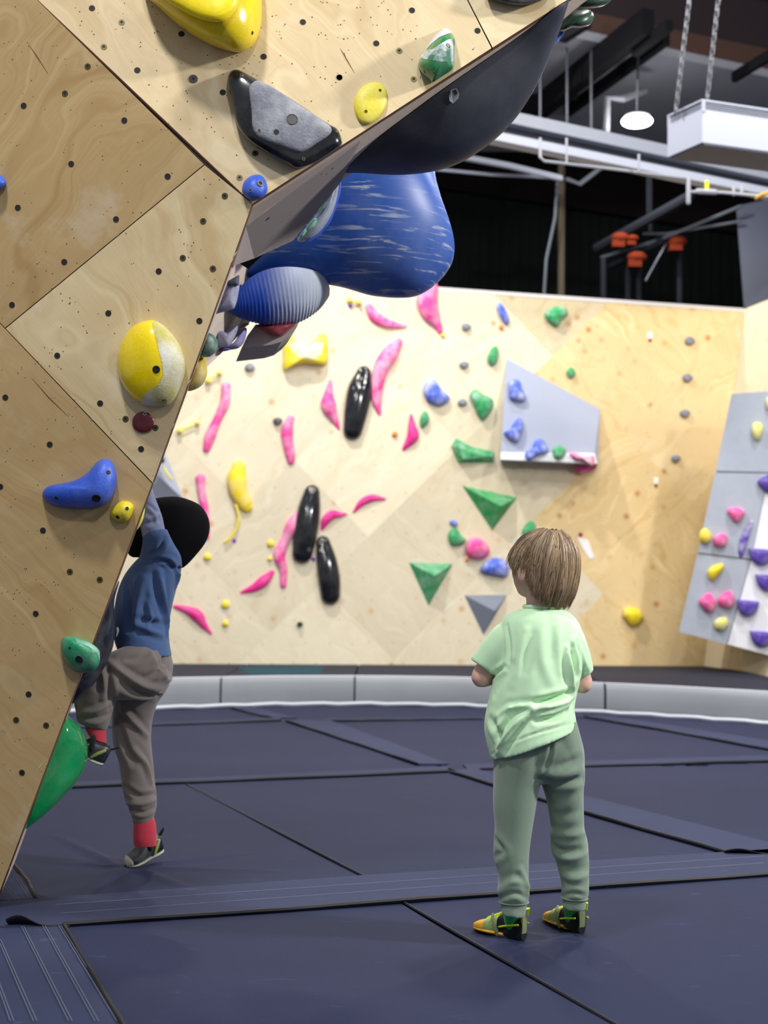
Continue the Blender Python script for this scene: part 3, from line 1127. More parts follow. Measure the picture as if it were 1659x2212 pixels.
def zbar(a, b, z, wpx, hgt, mat, parent, name):
    A_, B_ = at_z(*a, z), at_z(*b, z)
    d = B_ - A_
    s = np.cross(d, [0, 0, 1.0])
    s = s / np.linalg.norm(s) * (wpx * A_[1] / FPX / 2)
    V, F = prism(np.array([A_ - s, A_ + s, B_ + s, B_ - s]), (0, 0, hgt))
    return mk(name, V, F, mat, parent, smooth=False)


zbar((1150, 268), (1400, 76), CZ - 0.25, 26, 0.25, M_STEEL, ceil, 'joist')
zbar((1225, 252), (1440, 96), CZ - 0.12, 14, 0.12, M_STEEL, ceil, 'joist')
zbar((1372, 122), (1446, 66), CZ - 0.3, 18, 0.1, M_STEEL, ceil, 'joist')
zbar((1215, 92), (1270, 58), CZ - 0.3, 18, 0.1, M_STEEL, ceil, 'joist')
zbar((1585, 178), (1680, 120), CZ - 0.3, 12, 0.1, M_STEEL, ceil, 'joist')
zbar((1060, 282), (1240, 214), CZ - 0.2, 20, 0.2, M_STEEL, ceil, 'joist')
q = [at_y(1050, 236, 17.0), at_y(1600, 252, 17.0), at_y(1600, 300, 17.0), at_y(1050, 290, 17.0)]
mk('cross_beam', *prism(np.array(q), (0, 0.2, 0)), M_STEEL, ceil, smooth=False)

# white I-beam
def beam_between(a, b, za, prof, name, mat, parent=None):
    pass
bA, bB = at_y(880, 212, 10.9), at_y(1780, 424, 12.9)
bA[2] = bB[2] = (bA[2] + bB[2]) / 2
ib = empty('steel_beam', (bA + bB) / 2)
tag(ib, 'long white painted steel beam under the ceiling behind the hanging unit', 'beam')
def seg_px(name, pa, pb, ya, yb, back, mat, parent):
    """plate whose visible face spans pa (two px at left) to pb (two px at right)"""
    q = np.array([at_y(*pa[0], ya), at_y(*pb[0], yb), at_y(*pb[1], yb), at_y(*pa[1], ya)])
    return mk(name, *prism(q, back), mat, parent, smooth=False)
seg_px('top_flange', ((1050, 228), (1050, 254)), ((1780, 386), (1780, 412)), 11.27, 12.6, (0.02, 0.16, 0.0), M_PALE, ib)
seg_px('web', ((1050, 248), (1050, 284)), ((1780, 408), (1780, 432)), 11.39, 12.72, (0.0, 0.02, 0.0), flat('beam_web_shade', srgb(48, 50, 60), 0.6), ib)  # shade between the flanges painted in as dark grey
seg_px('bottom_flange', ((1050, 279), (1050, 298)), ((1780, 430), (1780, 446)), 11.27, 12.6, (0.02, 0.16, 0.0), flat('beam_white', srgb(170, 174, 188), 0.4), ib)


def rod(name, pts, r, mat, label, cat, group=None, n=8):
    o = mk(name, *tube(np.array(pts), r, n), mat)
    return tag(o, label, cat, group)


rod('support_post', [at_y(1213, 330, 15.6), at_y(1213, 640, 15.6) * [1, 1, 0] - [0, 0, .03]], 0.04, flat('post_brown', srgb(64, 54, 38), 0.7), 'brown steel post rising behind the back wall', 'post')
rod('conduit_pipe', [at_y(1204, 395, 15.4), at_y(1199, 470, 15.4), at_y(1180, 560, 15.4), at_y(1175, 640, 15.4), at_y(1175, 640, 15.4) * [1, 1, 0] - [0, 0, .03]], 0.018, M_GALV, 'bent grey conduit beside the brown post', 'pipe')
for x, y0, y1, lab in ((1167, 150, 280, 'leftmost thin rod hanging from the ceiling above the white beam'), (1225, 86, 292, 'second thin hanging rod above the white beam, left of the lamp'),
                       (1277, 150, 300, 'thin hanging rod just left of the lamp')):
    rod('hanger_rod', [np.array([*at_y(x, y0, 14.0)[:2], CZ + .01]), at_y(x, y1, 14.0)], 0.012, M_GALV, lab, 'rod', 'ceiling hanger rods')
rod('cable_duct', [at_y(1310, 282, 14.2), at_y(1312, 212, 14.2), at_y(1345, 214, 14.2), at_y(1392, 196, 14.4)], 0.035, flat('duct', srgb(120, 122, 130), 0.5), 'grey elbow duct behind the bright lamp', 'duct')
rod('roof_brace', [at_y(960, 332, 15.0), at_y(1100, 358, 15.0), at_y(1210, 385, 15.0)], 0.035, M_PALE, 'thick pale brace tube left of the brown post', 'brace')
rod('roof_brace', [at_y(900, 362, 15.2), at_y(1060, 377, 15.2), at_y(1200, 384, 15.2)], 0.018, M_PALE, 'thin pale brace tube left of the brown post', 'brace')
rod('roof_brace', [at_y(1226, 388, 15.0), at_y(1252, 398, 15.0), at_y(1312, 352, 15.0)], 0.026, M_GALV, 'V-shaped grey brace tube right of the brown post', 'brace')

# gas pipe under the beam
gpipe = empty('gas_pipe', at_y(1330, 370, 11.2))
tag(gpipe, 'thin white gas pipe with yellow valve below the beam', 'pipe')
Mg = flat('white_pipe', srgb(150, 152, 160), 0.4)
mk('pipe_run', *tube(np.array([at_y(1167, 300, 11.2), at_y(1167, 340, 11.2), at_y(1176, 348, 11.2), at_y(1330, 366, 11.3), at_y(1480, 385, 11.4)]), 0.012, 8), Mg, gpipe)
mk('tee_pipe', *tube(np.array([at_y(1487, 386, 11.4), at_y(1487, 438, 11.4)]), 0.018, 8), Mg, gpipe)
mk('pipe_run', *tube(np.array([at_y(1487, 414, 11.4), at_y(1560, 416, 11.4), at_y(1650, 424, 11.4), at_y(1760, 432, 11.4)]), 0.013, 8), Mg, gpipe)
mk('valve_body', *tube(np.array([at_y(1508, 413, 11.4), at_y(1545, 415, 11.4)]), 0.024, 8), Mg, gpipe)
mk('valve_handle', *tube(np.array([at_y(1527, 394, 11.4), at_y(1527, 408, 11.4)]), 0.018, 8), flat('valve_yellow', srgb(214, 220, 40), 0.5), gpipe)
for x in (1585, 1602):
    mk('drip_leg', *tube(np.array([at_y(x, 404, 11.4), at_y(x, 420, 11.4)]), 0.014, 8), Mg, gpipe)
mk('yellow_hose', *tube(np.array([at_y(1634, 428, 11.4), at_y(1648, 420, 11.35), at_y(1668, 414, 11.3), at_y(1720, 420, 11.3)]), 0.016, 8), flat('hose_yellow', srgb(200, 150, 40), 0.5), gpipe)
for x0 in (1224, 1380):
    mk('pipe_clip', *tube(np.array([at_y(x0, 352 if x0 < 1300 else 372, 11.25), at_y(x0, 300 if x0 < 1300 else 335, 11.25)]), 0.010, 6), Mg, gpipe)

# dark rack with orange clamps
rk = empty('dark_rack', at_y(1390, 480, 15.0))
tag(rk, 'dark steel rack with orange clamps in the gloom above the wall', 'rack')
mk('rack_beam', *tube(np.array([at_y(1290, 536, 15.0), at_y(1490, 424, 14.4)]), 0.055, 8), flat('rack_steel', srgb(22, 24, 30), 0.8, 0.0, 0.1), rk)
mk('rack_beam', *tube(np.array([at_y(1320, 572, 15.1), at_y(1430, 520, 14.8)]), 0.05, 8), flat('rack_steel', srgb(22, 24, 30), 0.8, 0.0, 0.1), rk)
mk('rack_tube', *tube(np.array([at_y(1300, 556, 15.0), at_y(1420, 520, 14.8), at_y(1600, 446, 14.4)]), 0.018, 6), M_GALV, rk)
mk('rack_tube', *tube(np.array([at_y(1390, 505, 14.8), at_y(1440, 505, 14.8), at_y(1600, 478, 14.4)]), 0.014, 6), M_GALV, rk)
mk('rack_tube', *tube(np.array([at_y(1440, 525, 14.8), at_y(1420, 560, 14.8), at_y(1395, 606, 14.8)]), 0.010, 6), M_GALV, rk)
for x, y, rr in ((1340, 514, 1.0), (1366, 516, 0.7), (1376, 556, 1.05), (1464, 522, 1.0)):
    c = at_y(x, y, 14.75)
    v1, f1 = ellipsoid(c, 0.10 * rr, 0.07, 0.06 * rr, 10, 8)
    v2, f2 = box(c + [-.09 * rr, -.05, -.10 * rr], c + [.04 * rr, .05, -.03])
    mk('orange_clamp', *join([(v1, f1), (v2, f2)]), flat('clamp_orange', srgb(88, 28, 8), 0.8, 0.0, 0.1), rk)
for x, y in ((1303, 560), (1357, 580), (1380, 575), (1468, 540)):
    mk('rack_leg', *tube(np.array([at_y(x, y, 14.9), at_y(x, 668, 14.9) - [0, 0, 2.5]]), 0.03, 8), flat('rack_steel', srgb(22, 24, 30), 0.8, 0.0, 0.1), rk)
for x, y0, y1 in ((1405, 330, 500), (1400, 360, 470)):
    mk('rack_hanger', *tube(np.array([at_y(x, y0, 14.9), at_y(x, y1, 14.9)]), 0.02, 6), flat('rack_steel', srgb(22, 24, 30), 0.8, 0.0, 0.1), rk)

# hanging air unit on chains
YU = 9.6
def boxcorner(px, py, z):
    return at_z(px, py, z)
zb = at_y(1517, 311, YU)[2]
n0, l0, r0 = at_z(1517, 311, zb), at_z(1442, 343, zb), at_z(1659, 330.5, zb)
r0 = n0 + (r0 - n0) * 2.2
f0 = l0 + (r0 - n0)
hgt = at_y(1517, 214, n0[1])[2] - zb
unit = empty('air_unit', (n0 + f0) / 2)
tag(unit, 'white box air unit with louvred top hanging from two chains', 'air unit')
M_UNIT = flat('unit_white', srgb(168, 171, 186), 0.45, var=0.02)
base = np.array([n0, r0, f0, l0])
mk('housing', *prism(base + [0, 0, 0.012], (0, 0, hgt * 0.74)), M_UNIT, unit, smooth=False)
ctr = base.mean(0)
mk('bottom_panel', *prism(ctr + (base - ctr) * 0.97, (0, 0, 0.014)), flat('unit_bottom', srgb(96, 100, 114), 0.6), unit, smooth=False)
mk('inner_core', *prism(ctr + (base - ctr) * 0.93 + [0, 0, hgt * 0.72], (0, 0, hgt * 0.24)), flat('unit_dark', srgb(30, 32, 40), 0.6), unit, smooth=False)
for k in range(5):
    mk('louvre', *prism(ctr + (base - ctr) * 0.985 + [0, 0, hgt * (0.765 + 0.043 * k)], (0, 0, hgt * 0.012)), flat('louvre', srgb(170, 174, 188), 0.45), unit, smooth=False)
mk('lid', *prism(ctr + (base - ctr) * 1.005 + [0, 0, hgt * 0.965], (0, 0, hgt * 0.035)), flat('louvre', srgb(170, 174, 188), 0.45), unit, smooth=False)
for c in (n0, l0):
    q = c + (ctr - c) * 0.02
    mk('corner_post', *box(q + [-.012, -.012, hgt * .72], q + [.012, .012, hgt * .98]), flat('louvre', srgb(170, 174, 188), 0.45), unit, smooth=False)
# chain link mesh
a = np.linspace(0, 2 * math.pi, 14, endpoint=False)
LKH = 0.052
loop = np.stack([0.014 * np.cos(a), np.zeros(14), 0.014 * np.sin(a) + np.where(np.sin(a) > 0, 1, -1) * (LKH / 2 - 0.014)], 1)
R = []
for i in range(14):
    t = loop[(i + 1) % 14] - loop[i - 1]
    t /= np.linalg.norm(t)
    nn = np.cross(t, [0, 1, 0])
    b6 = np.linspace(0, 2 * math.pi, 5, endpoint=False)
    R.append(loop[i] + 0.0046 * (np.cos(b6)[:, None] * nn + np.sin(b6)[:, None] * np.array([0, 1.0, 0])))
V = np.concatenate(R)
F = []
for i in range(14):
    for j in range(5):
        F.append((i * 5 + j, i * 5 + (j + 1) % 5, ((i + 1) % 14) * 5 + (j + 1) % 5, ((i + 1) % 14) * 5 + j))
ME_LINK = bpy.data.meshes.new('link')
ME_LINK.from_pydata([tuple(v) for v in V], [], F)
ME_LINK.materials.append(flat('chain_steel', srgb(110, 110, 116), 0.4, 0.6))
for (pa, pb, ya, lab) in (((1460, 240), (1494, -40), l0[1] * 0.985, 'left steel chain holding up the white air unit'),
                          ((1528, 212), (1556, -40), n0[1] * 1.01, 'right steel chain holding up the white air unit')):
    A_, B_ = at_y(*pa, ya), at_y(*pb, ya)
    ch = empty('chain', A_)
    tag(ch, lab, 'chain', 'chains of the air unit')
    d = B_ - A_
    Ln = np.linalg.norm(d)
    q = Vector((0, 0, 1)).rotation_difference(Vector(d))
    nl = int(Ln / (LKH * 0.80))
    for k in range(nl):
        link_copy(ME_LINK, 'chain_link', A_ + d * ((k + 0.5) / nl), ch, q @ Matrix.Rotation(math.radians(90 * (k % 2) + 40), 3, 'Z').to_quaternion())
    mk('chain_hook', *tube(np.array([A_ + [0, 0, -.02], A_ + [0, 0, .02]]), 0.012, 8), M_GALV, ch)

# bright high-bay lamp in view
Lc = at_y(1376, 262, 14.0)
lampo = empty('ceiling_lamp', Lc)
tag(lampo, 'bright oval high-bay lamp hanging below the ceiling', 'lamp')
mk('lens', *ellipsoid(Lc, 0.15, 0.15, 0.05, 24, 10), flat('lamp_lens', (1, 1, 1), 0.4, emit=60.0), lampo)
mk('lamp_housing', *ellipsoid(Lc + [0, 0, 0.05], 0.13, 0.13, 0.04, 20, 8), M_GALV, lampo)
mk('lamp_rod', *tube(np.array([Lc + [0, 0, .08], at_y(1379, 96, 14.0)]), 0.012, 6), M_GALV, lampo)
ll = lamp_area('ceiling_lamp_light', Lc + [0, 0, -0.08], 60, 0.28)
# ================================================================== CLIMBING HOLDS
C_PINK, C_YEL, C_GRN, C_BLU, C_BLK = srgb(236, 70, 150), srgb(232, 208, 20), srgb(18, 132, 66), srgb(40, 84, 190), srgb(24, 24, 28)
PK = plastic('resin_pink', C_PINK, 0.55, 0.75, chalk_scale=5)
PKM = plastic('resin_magenta', srgb(226, 34, 136), 0.55, 0.15)
YL = plastic('resin_yellow', srgb(236, 212, 24), 0.5, 0.25)
YLC = plastic('resin_yellow_chalked', srgb(236, 206, 20), 0.55, 0.55, chalk_scale=4)
GN = plastic('resin_green', srgb(34, 150, 84), 0.5, 0.5)
GNV = plastic('resin_green_volume', srgb(60, 150, 96), 0.6, 0.35)
BL = plastic('resin_blue', srgb(74, 100, 206), 0.55, 0.85)
BK = plastic('resin_black_gloss', srgb(20, 20, 24), 0.12, 0.03, 0.05, 0.6)
GY = plastic('resin_grey', srgb(118, 122, 132), 0.6, 0.4)
GYV = flat('volume_grey', srgb(158, 164, 182), 0.75, bump=0.04, bscale=120)
GYV2 = flat('volume_grey_dark', srgb(120, 126, 140), 0.75, bump=0.04, bscale=120)
PU = plastic('resin_purple', srgb(84, 58, 160), 0.5, 0.25)


def hold_dome(outline, plane, H, apex=None, n=40, rings=9, power=0.6, smoothed=True, bulge=1.0):
    O = catmull(outline, n, True) if smoothed else linsample(outline, n, True)
    apex = np.array(apex if apex is not None else O.mean(0), float)
    R = [np.array([plane.pt(x, y, -0.002) for x, y in O])]
    for k in range(rings):
        t = (k / (rings - 1)) * math.pi / 2 * 0.985
        s, h = math.cos(t) ** bulge, H * math.sin(t) ** power
        Q = apex + (O - apex) * s
        R.append(np.array([plane.pt(x, y, h) for x, y in Q]))
    return loft(R)


def hold_spine(pts, plane, hf=0.8, n=26, m=11, e=0.8):
    P = catmull(np.asarray(pts, float), n)
    T = np.gradient(P[:, :2], axis=0)
    T /= np.linalg.norm(T, axis=1)[:, None] + 1e-9
    Nn = np.stack([-T[:, 1], T[:, 0]], 1)
    dscale = np.linalg.norm(plane.pt(P[n // 2, 0], P[n // 2, 1]) - CAM) / FPX
    secs = []
    r0, r1 = max(P[0, 2], .5), max(P[-1, 2], .5)
    for q in (0.12, 0.5, 0.85):
        secs.append((P[0, :2] - T[0] * r0 * math.cos(q * 1.57), Nn[0], r0 * math.sin(q * 1.57)))
    for i in range(n):
        secs.append((P[i, :2], Nn[i], max(P[i, 2], 0.5)))
    for q in (0.85, 0.5, 0.12):
        secs.append((P[-1, :2] + T[-1] * r1 * math.cos(q * 1.57), Nn[-1], r1 * math.sin(q * 1.57)))
    rings = []
    an = np.linspace(0, math.pi, m)
    for c, nn, r in secs:
        g = []
        for a in an:
            o = c + nn * r * math.cos(a)
            g.append(plane.pt(o[0], o[1], -0.002 + r * dscale * hf * (math.sin(a) ** e if a < 3.14 else 0)))
        rings.append(np.array(g))
    return loft(rings)


def hold_poly(verts, faces, plane):
    return np.array([plane.pt(x, y, h) for x, y, h in verts]), faces


def pebble(outline, Y, T, n=40, rings=8, shift=0.0, smoothed=True, back=None):
    """closed rounded body whose silhouette is the outline, at depth Y, half-thickness T"""
    O = catmull(outline, n, True) if smoothed else linsample(outline, n, True)
    c = O.mean(0)
    R = []
    for k in range(2 * rings - 1):
        t = -math.pi / 2 * 0.985 + math.pi * 0.985 * k / (2 * rings - 2)
        s, d = math.cos(t) ** 0.75, T * math.sin(t) * (1 if math.sin(t) < 0 or back is None else back)
        Q = c + (O - c) * s
        R.append(np.array([at_y(x, y, Y + d) for x, y in Q]))
    return loft(R)


def shell(Q, S, Ys, Ws, n=40, m=21, prof=None, ridges=None):
    """lobe: per station a root point Q, a silhouette point S (pixels), a depth and a half-width along the wall"""
    k = len(Q)
    A_ = np.concatenate([np.asarray(Q, float), np.asarray(S, float), np.asarray(Ys, float)[:, None], np.asarray(Ws, float)[:, None]], 1)
    idx = np.linspace(0, k - 1, n)
    # catmull in parameter space
    out = []
    for t in idx:
        i = min(int(t), k - 2)
        u = t - i
        p1, p2 = A_[i], A_[i + 1]
        p0 = A_[i - 1] if i > 0 else 2 * p1 - p2
        p3 = A_[i + 2] if i + 2 < k else 2 * p2 - p1
        out.append(0.5 * ((2 * p1) + (p2 - p0) * u + (2 * p0 - 5 * p1 + 4 * p2 - p3) * u * u + (3 * p1 - p0 - 3 * p2 + p3) * u ** 3))
    R = []
    an = np.linspace(0, math.pi, m)
    for j, r in enumerate(out):
        q = at_y(r[0], r[1], r[4])
        s = at_y(r[2], r[3], r[4])
        g = []
        for a in an:
            if prof is None:
                u, v = -math.cos(a), math.sin(a)
            else:
                u, v = prof(a)
            k_ = 1.0 if ridges is None else 1.0 + ridges * math.sin(j * 1.6) * math.sin(a)
            g.append(q + (s - q) * v * k_ + DV * max(r[5], 0.004) * u * k_)
        R.append(np.array(g))
    return loft(R)


def add_hold(name, VF, mat, label, cat='climbing hold', group=None, smooth=True, bolts=()):
    V, F = VF
    o = mk(name, V, F, mat, smooth=smooth)
    tag(o, label, cat, group)
    if bolts:
        bv = bvh_of(V, F)
        for b in bolts:
            x, y, r = b[:3]
            kind = b[3] if len(b) > 3 else 'bolt'
            p, nn = hit(bv, x, y)
            if p is None:
                continue
            me = BOLT_ME[kind]
            link_copy(me, 'bolt', p + nn * 0.0002, o, zq(nn), r * (p[1] / FPX) / 0.01)
    return o


def patch(o, VF, poly, name, mat, lift=0.0008, label=None):
    """the faces of a hold inside a pixel outline become a part of their own, a hair proud"""
    V, F = VF
    bv = bvh_of(V, F)
    px = to_px(V)
    me = bpy.data.meshes.new('t')
    me.from_pydata([tuple(v) for v in V], [], [tuple(f) for f in F])
    bm = bmesh.new()
    bm.from_mesh(me)
    bmesh.ops.recalc_face_normals(bm, faces=bm.faces)
    bmesh.ops.subdivide_edges(bm, edges=bm.edges[:], cuts=2, use_grid_fill=True)
    cc = np.array([f.calc_center_median() for f in bm.faces])
    nn = np.array([f.normal for f in bm.faces])
    keep = in_poly(to_px(cc), poly) & (np.sum(nn * (CAM - cc), 1) > 0)
    bmesh.ops.delete(bm, geom=[f for f, k in zip(bm.faces[:], keep) if not k], context='FACES')
    bm.normal_update()
    for v in bm.verts:
        v.co += v.normal * lift
    V2 = np.array([v.co for v in bm.verts])
    bm.verts.index_update()
    F2 = [tuple(v.index for v in f.verts) for f in bm.faces]
    bm.free()
    bpy.data.meshes.remove(me)
    if len(F2) < 1:
        return None
    p = mk(name, V2, F2, mat, o, recalc=False, smooth='full')
    if label:
        p['label'] = label
    return p


BOLT_ME = {
    'bolt': cup_mesh('bolt', 0.01, 0.0055, 0.0016, M_BOLT, M_DARKHOLE, 16),
    'steel': cup_mesh('steel_bolt', 0.01, 0.005, 0.0016, M_WASH, M_DARKHOLE, 16),
    'hole': cup_mesh('hole', 0.01, 0.0092, 0.0012, flat('hole_shadow', (0.02, 0.02, 0.02), 0.8), M_DARKHOLE, 16),
    'plug': cup_mesh('plug', 0.01, 0.0088, 0.0012, flat('plug_black', srgb(20, 20, 22), 0.3), flat('plug_face', srgb(28, 28, 32), 0.25), 20),
    'brass': cup_mesh('brass', 0.01, 0.005, 0.0012, flat('brass', srgb(120, 96, 40), 0.4, 0.6), M_DARKHOLE, 14),
}

# ------------------------------------------------------------------ near wall, left face
YLn = plastic('near_yellow', srgb(236, 208, 6), 0.16, 0.06, 0.04, 0.5)
YLt = plastic('near_yellow_worn', srgb(176, 166, 70), 0.75, 0.95, 0.5, 0.3, chalk_scale=6)
BLn = plastic('near_blue', srgb(38, 84, 196), 0.42, 0.10, 0.4, 0.4, 0.5)
GNn = plastic('near_green', srgb(16, 136, 92), 0.35, 0.22, 0.3, 0.5, 0.2)
z2 = lambda L: [(x / 2.765, 500 + y / 2.765) for x, y in L]
egg = z2([(885, 530), (800, 560), (735, 640), (703, 740), (708, 850), (740, 930), (800, 1000), (870, 1038), (930, 1046), (990, 1040), (1045, 990), (1090, 890), (1106, 810), (1095, 730), (1060, 660), (1000, 585), (940, 540)])
vf = hold_dome(egg, PA, 0.085, (318, 775), 72, 22, 0.62)
o = add_hold('egg_hold', vf, YLn, 'large glossy yellow egg-shaped hold with a chalky right side', bolts=[(337.5, 798, 8.5), (355, 866, 5, 'hole')])
patch(o, vf, z2([(908, 545), (925, 620), (945, 700), (968, 780), (976, 850), (955, 905), (900, 945), (850, 985), (843, 1025), (900, 1060), (1000, 1060), (1150, 900), (1120, 600), (960, 520)]), 'grip_patch', YLt, 0.0007, 'rough chalky yellow-grey gripping side')
vf = hold_dome([(309 + 23.5 * math.cos(a), 912 + 23 * math.sin(a)) for a in np.linspace(0, 6.28, 24, endpoint=False)], PA, 0.010, None, 40, 9, 0.3, bulge=0.5)
add_hold('disc_marker', vf, plastic('maroon', srgb(92, 8, 26), 0.25, 0.05, 0.05, 0.5), 'small round maroon disc below the yellow egg hold', bolts=[(313, 894, 4, 'steel')])
z6 = lambda L: [(80 + x / 6.9125, 970 + y / 6.9125) for x, y in L]
ban = z6([(1010, 145), (1090, 165), (1150, 250), (1185, 390), (1180, 530), (1130, 690), (1030, 810), (880, 880), (700, 895), (480, 885), (300, 860), (160, 800), (95, 730), (80, 660), (120, 590), (220, 540), (360, 515), (520, 480), (640, 430), (760, 345), (860, 230), (930, 170)])
vf = hold_dome(ban, PA, 0.075, z6([(820, 610)])[0], 84, 20, 0.7)
V = vf[0]
o = add_hold('banana_hold', vf, BLn, 'large blue banana-shaped hold on the near wall', bolts=[(208, 1076, 9.5), (234.5, 1020.5, 5, 'hole'), (122, 1076, 4.5, 'hole')])
yk = z6([(1300, 775), (1390, 795), (1440, 850), (1430, 940), (1380, 1040), (1290, 1095), (1190, 1080), (1110, 1010), (1092, 940), (1140, 860), (1210, 800)])
vf = hold_dome(yk, PA, 0.045, None, 48, 14, 0.7)
add_hold('jug_hold', vf, plastic('near_yellow_matt', srgb(216, 196, 14), 0.35, 0.12, 0.3), 'small yellow two-hole hold below the blue banana hold', bolts=[(274.5, 1098.5, 4, 'hole'), (254, 1117, 4.5, 'hole')])
z3 = lambda L: [(x / 2.458, 1000 + y / 2.458) for x, y in L]
gk = z3([(350, 920), (410, 925), (470, 950), (520, 985), (530, 1030), (520, 1080), (480, 1110), (420, 1112), (370, 1085), (335, 1030), (322, 975), (330, 935)])
vf = hold_dome(gk, PA, 0.07, z3([(440, 1010)])[0], 60, 16, 0.55)
o = add_hold('pocket_hold', vf, GNn, 'green knobbly hold with one large hole on the lower near wall', bolts=[(171, 1425, 9, 'hole'), (150.5, 1400, 3, 'hole')])
patch(o, vf, z3([(395, 930), (470, 950), (530, 1000), (530, 1060), (515, 1010), (470, 975), (410, 955)]), 'worn_edge', plastic('green_worn', srgb(70, 150, 116), 0.7, 0.4, 0.6), 0.0006)
vf = hold_dome([(-22, 372), (0, 378), (12, 390), (12, 398), (0, 408), (-22, 414), (-36, 394)], PA, 0.04, None, 32, 10)
add_hold('knob_hold', vf, BLn, 'blue hold cut off by the left edge of the picture')

# ------------------------------------------------------------------ near wall, upper face
z1 = lambda L: [(x / 2.074, y / 2.074) for x, y in L]
yv = [(310, -20), (345, 18), (390, 58), (440, 90), (485, 108), (520, 113), (548, 96), (563, 60), (566, 10), (560, -60), (500, -140), (400, -160), (320, -100)]
vf = hold_dome(yv, PB, 0.16, (430, -60), 80, 22, 0.8, bulge=1.0)
o = add_hold('dish_volume', vf, plastic('near_yellow_big', srgb(226, 200, 4), 0.2, 0.04, 0.03, 0.5), 'big glossy yellow bowl-shaped hold at the top of the near wall', bolts=[(545, 71, 4, 'hole')])
vf2 = hold_dome([(352, -10), (395, 24), (440, 44), (480, 48), (505, 30), (518, 0), (520, -60), (480, -120), (400, -130), (350, -80)], PB, 0.178, (430, -60), 64, 12, 0.10, bulge=1.0)
p = mk('flat_top', *vf2, plastic('near_yellow_top', srgb(240, 216, 8), 0.35, 0.04, 0.05), o)
zg = lambda L: [(880 + x / 10.37, 40 + y / 10.37) for x, y in L]
gh = zg([(820, 225), (930, 255), (1000, 330), (1050, 440), (1055, 640), (1050, 850), (1045, 1090), (960, 1190), (760, 1320), (560, 1440), (480, 1380), (330, 1220), (240, 1060), (260, 950), (330, 820), (430, 680), (540, 500), (680, 330)])
vf = hold_dome(gh, PB, 0.10, zg([(800, 880)])[0], 72, 20, 0.85)
o = add_hold('cone_hold', vf, plastic('near_green_gloss', srgb(10, 120, 62), 0.15, 0.10, 0.1, 0.6), 'glossy green cone-shaped hold with a chalky middle band', bolts=[(968, 99, 6, 'steel'), (938, 157, 2.6, 'brass')])
patch(o, vf, zg([(1060, 450), (900, 480), (740, 570), (560, 700), (430, 690), (290, 880), (400, 910), (600, 950), (760, 975), (1000, 965), (1080, 960)]), 'chalked_band', plastic('green_chalky', srgb(60, 110, 92), 0.8, 1.3, 0.6, chalk_scale=16), 0.0007, 'rough dusty green band')
patch(o, vf, zg([(820, 215), (940, 240), (1000, 320), (880, 350), (720, 420), (540, 570), (420, 700), (520, 500), (680, 310)]), 'chalked_tip', plastic('chalk_white', srgb(200, 202, 206), 0.85, 0.5, 0.3), 0.0007, 'chalk-white tip')
yo = [(803, 178), (822, 180), (835, 195), (836, 216), (828, 240), (812, 260), (793, 269), (778, 262), (768, 244), (765, 224), (771, 202), (785, 186)]
vf = hold_dome(yo, PB, 0.022, None, 56, 12, 0.55)
add_hold('oval_hold', vf, plastic('near_yellow_oval', srgb(220, 206, 30), 0.45, 0.3, 0.2), 'flat yellow oval hold with two bolt holes beside the black shell', bolts=[(821, 195, 3.6, 'brass'), (790.5, 240.5, 4, 'brass')])
zb_ = lambda L: [(470 + x / 5.72, 130 + y / 5.72) for x, y in L]
bk = zb_([(230, 112), (300, 135), (400, 190), (560, 280), (800, 410), (1050, 570), (1250, 710), (1390, 795), (1480, 850), (1530, 960), (1530, 1040), (1480, 1090), (1350, 1180), (1200, 1270), (1050, 1325), (960, 1330), (860, 1290), (650, 1180), (430, 1040), (300, 900), (220, 740), (170, 480), (125, 290), (130, 190), (170, 130)])
vf = hold_dome(bk, PB, 0.07, zb_([(820, 720)])[0], 100, 20, 0.35, bulge=0.9)
o = add_hold('slab_hold', vf, plastic('near_black', srgb(12, 12, 15), 0.18, 0.03, 0.06, 0.6, chalk_scale=14), 'large glossy black hold with a rough grey top face', bolts=[(522, 162, 4, 'steel'), (727, 284, 3, 'steel'), (656, 343, 4, 'steel')])
gp_ = zb_([(490, 245), (560, 275), (700, 345), (900, 475), (1100, 610), (1300, 745), (1400, 820), (1415, 880), (1370, 940), (1250, 1020), (1120, 1105), (1030, 1145), (940, 1130), (760, 1060), (560, 985), (470, 920), (425, 820), (410, 620), (385, 430), (383, 330), (425, 275)])
vf2 = hold_dome(gp_, PB, 0.078, zb_([(820, 720)])[0], 90, 10, 0.12, bulge=0.8)
gpt = mk('grip_face', *vf2, plastic('near_black_rough', srgb(120, 122, 132), 0.85, 0.35, 0.9, 0.25, 0.3, chalk_scale=12), o)
gpt['label'] = 'rough grey chalked gripping face'
bv = bvh_of(*vf2)
for x, y, r, k in ((631, 258, 12.5, 'plug'), (597, 285, 6, 'hole'), (560, 282, 4, 'steel')):
    p, nn = hit(bv, x, y)
    link_copy(BOLT_ME[k], 'bolt', p + nn * .0002, gpt, zq(nn), r * (p[1] / FPX) / 0.01)
sb = zb_([(490, 1412), (560, 1440), (605, 1510), (615, 1590), (590, 1660), (540, 1705), (450, 1725), (370, 1710), (315, 1650), (302, 1590), (330, 1500), (400, 1435)])
vf = hold_dome(sb, PB, 0.05, zb_([(450, 1550)])[0], 52, 14, 0.6)
add_hold('knob_hold', vf, BLn, 'small blue knob hold beside the corner of the near wall', bolts=[(562, 396, 8, 'steel'), (540.5, 411, 4.2, 'steel')])
vf = hold_dome([(1050, -10), (1075, 4), (1110, 11), (1145, 9), (1178, -4), (1190, -30), (1150, -70), (1080, -65)], PB, 0.05, None, 44, 12, 0.4)
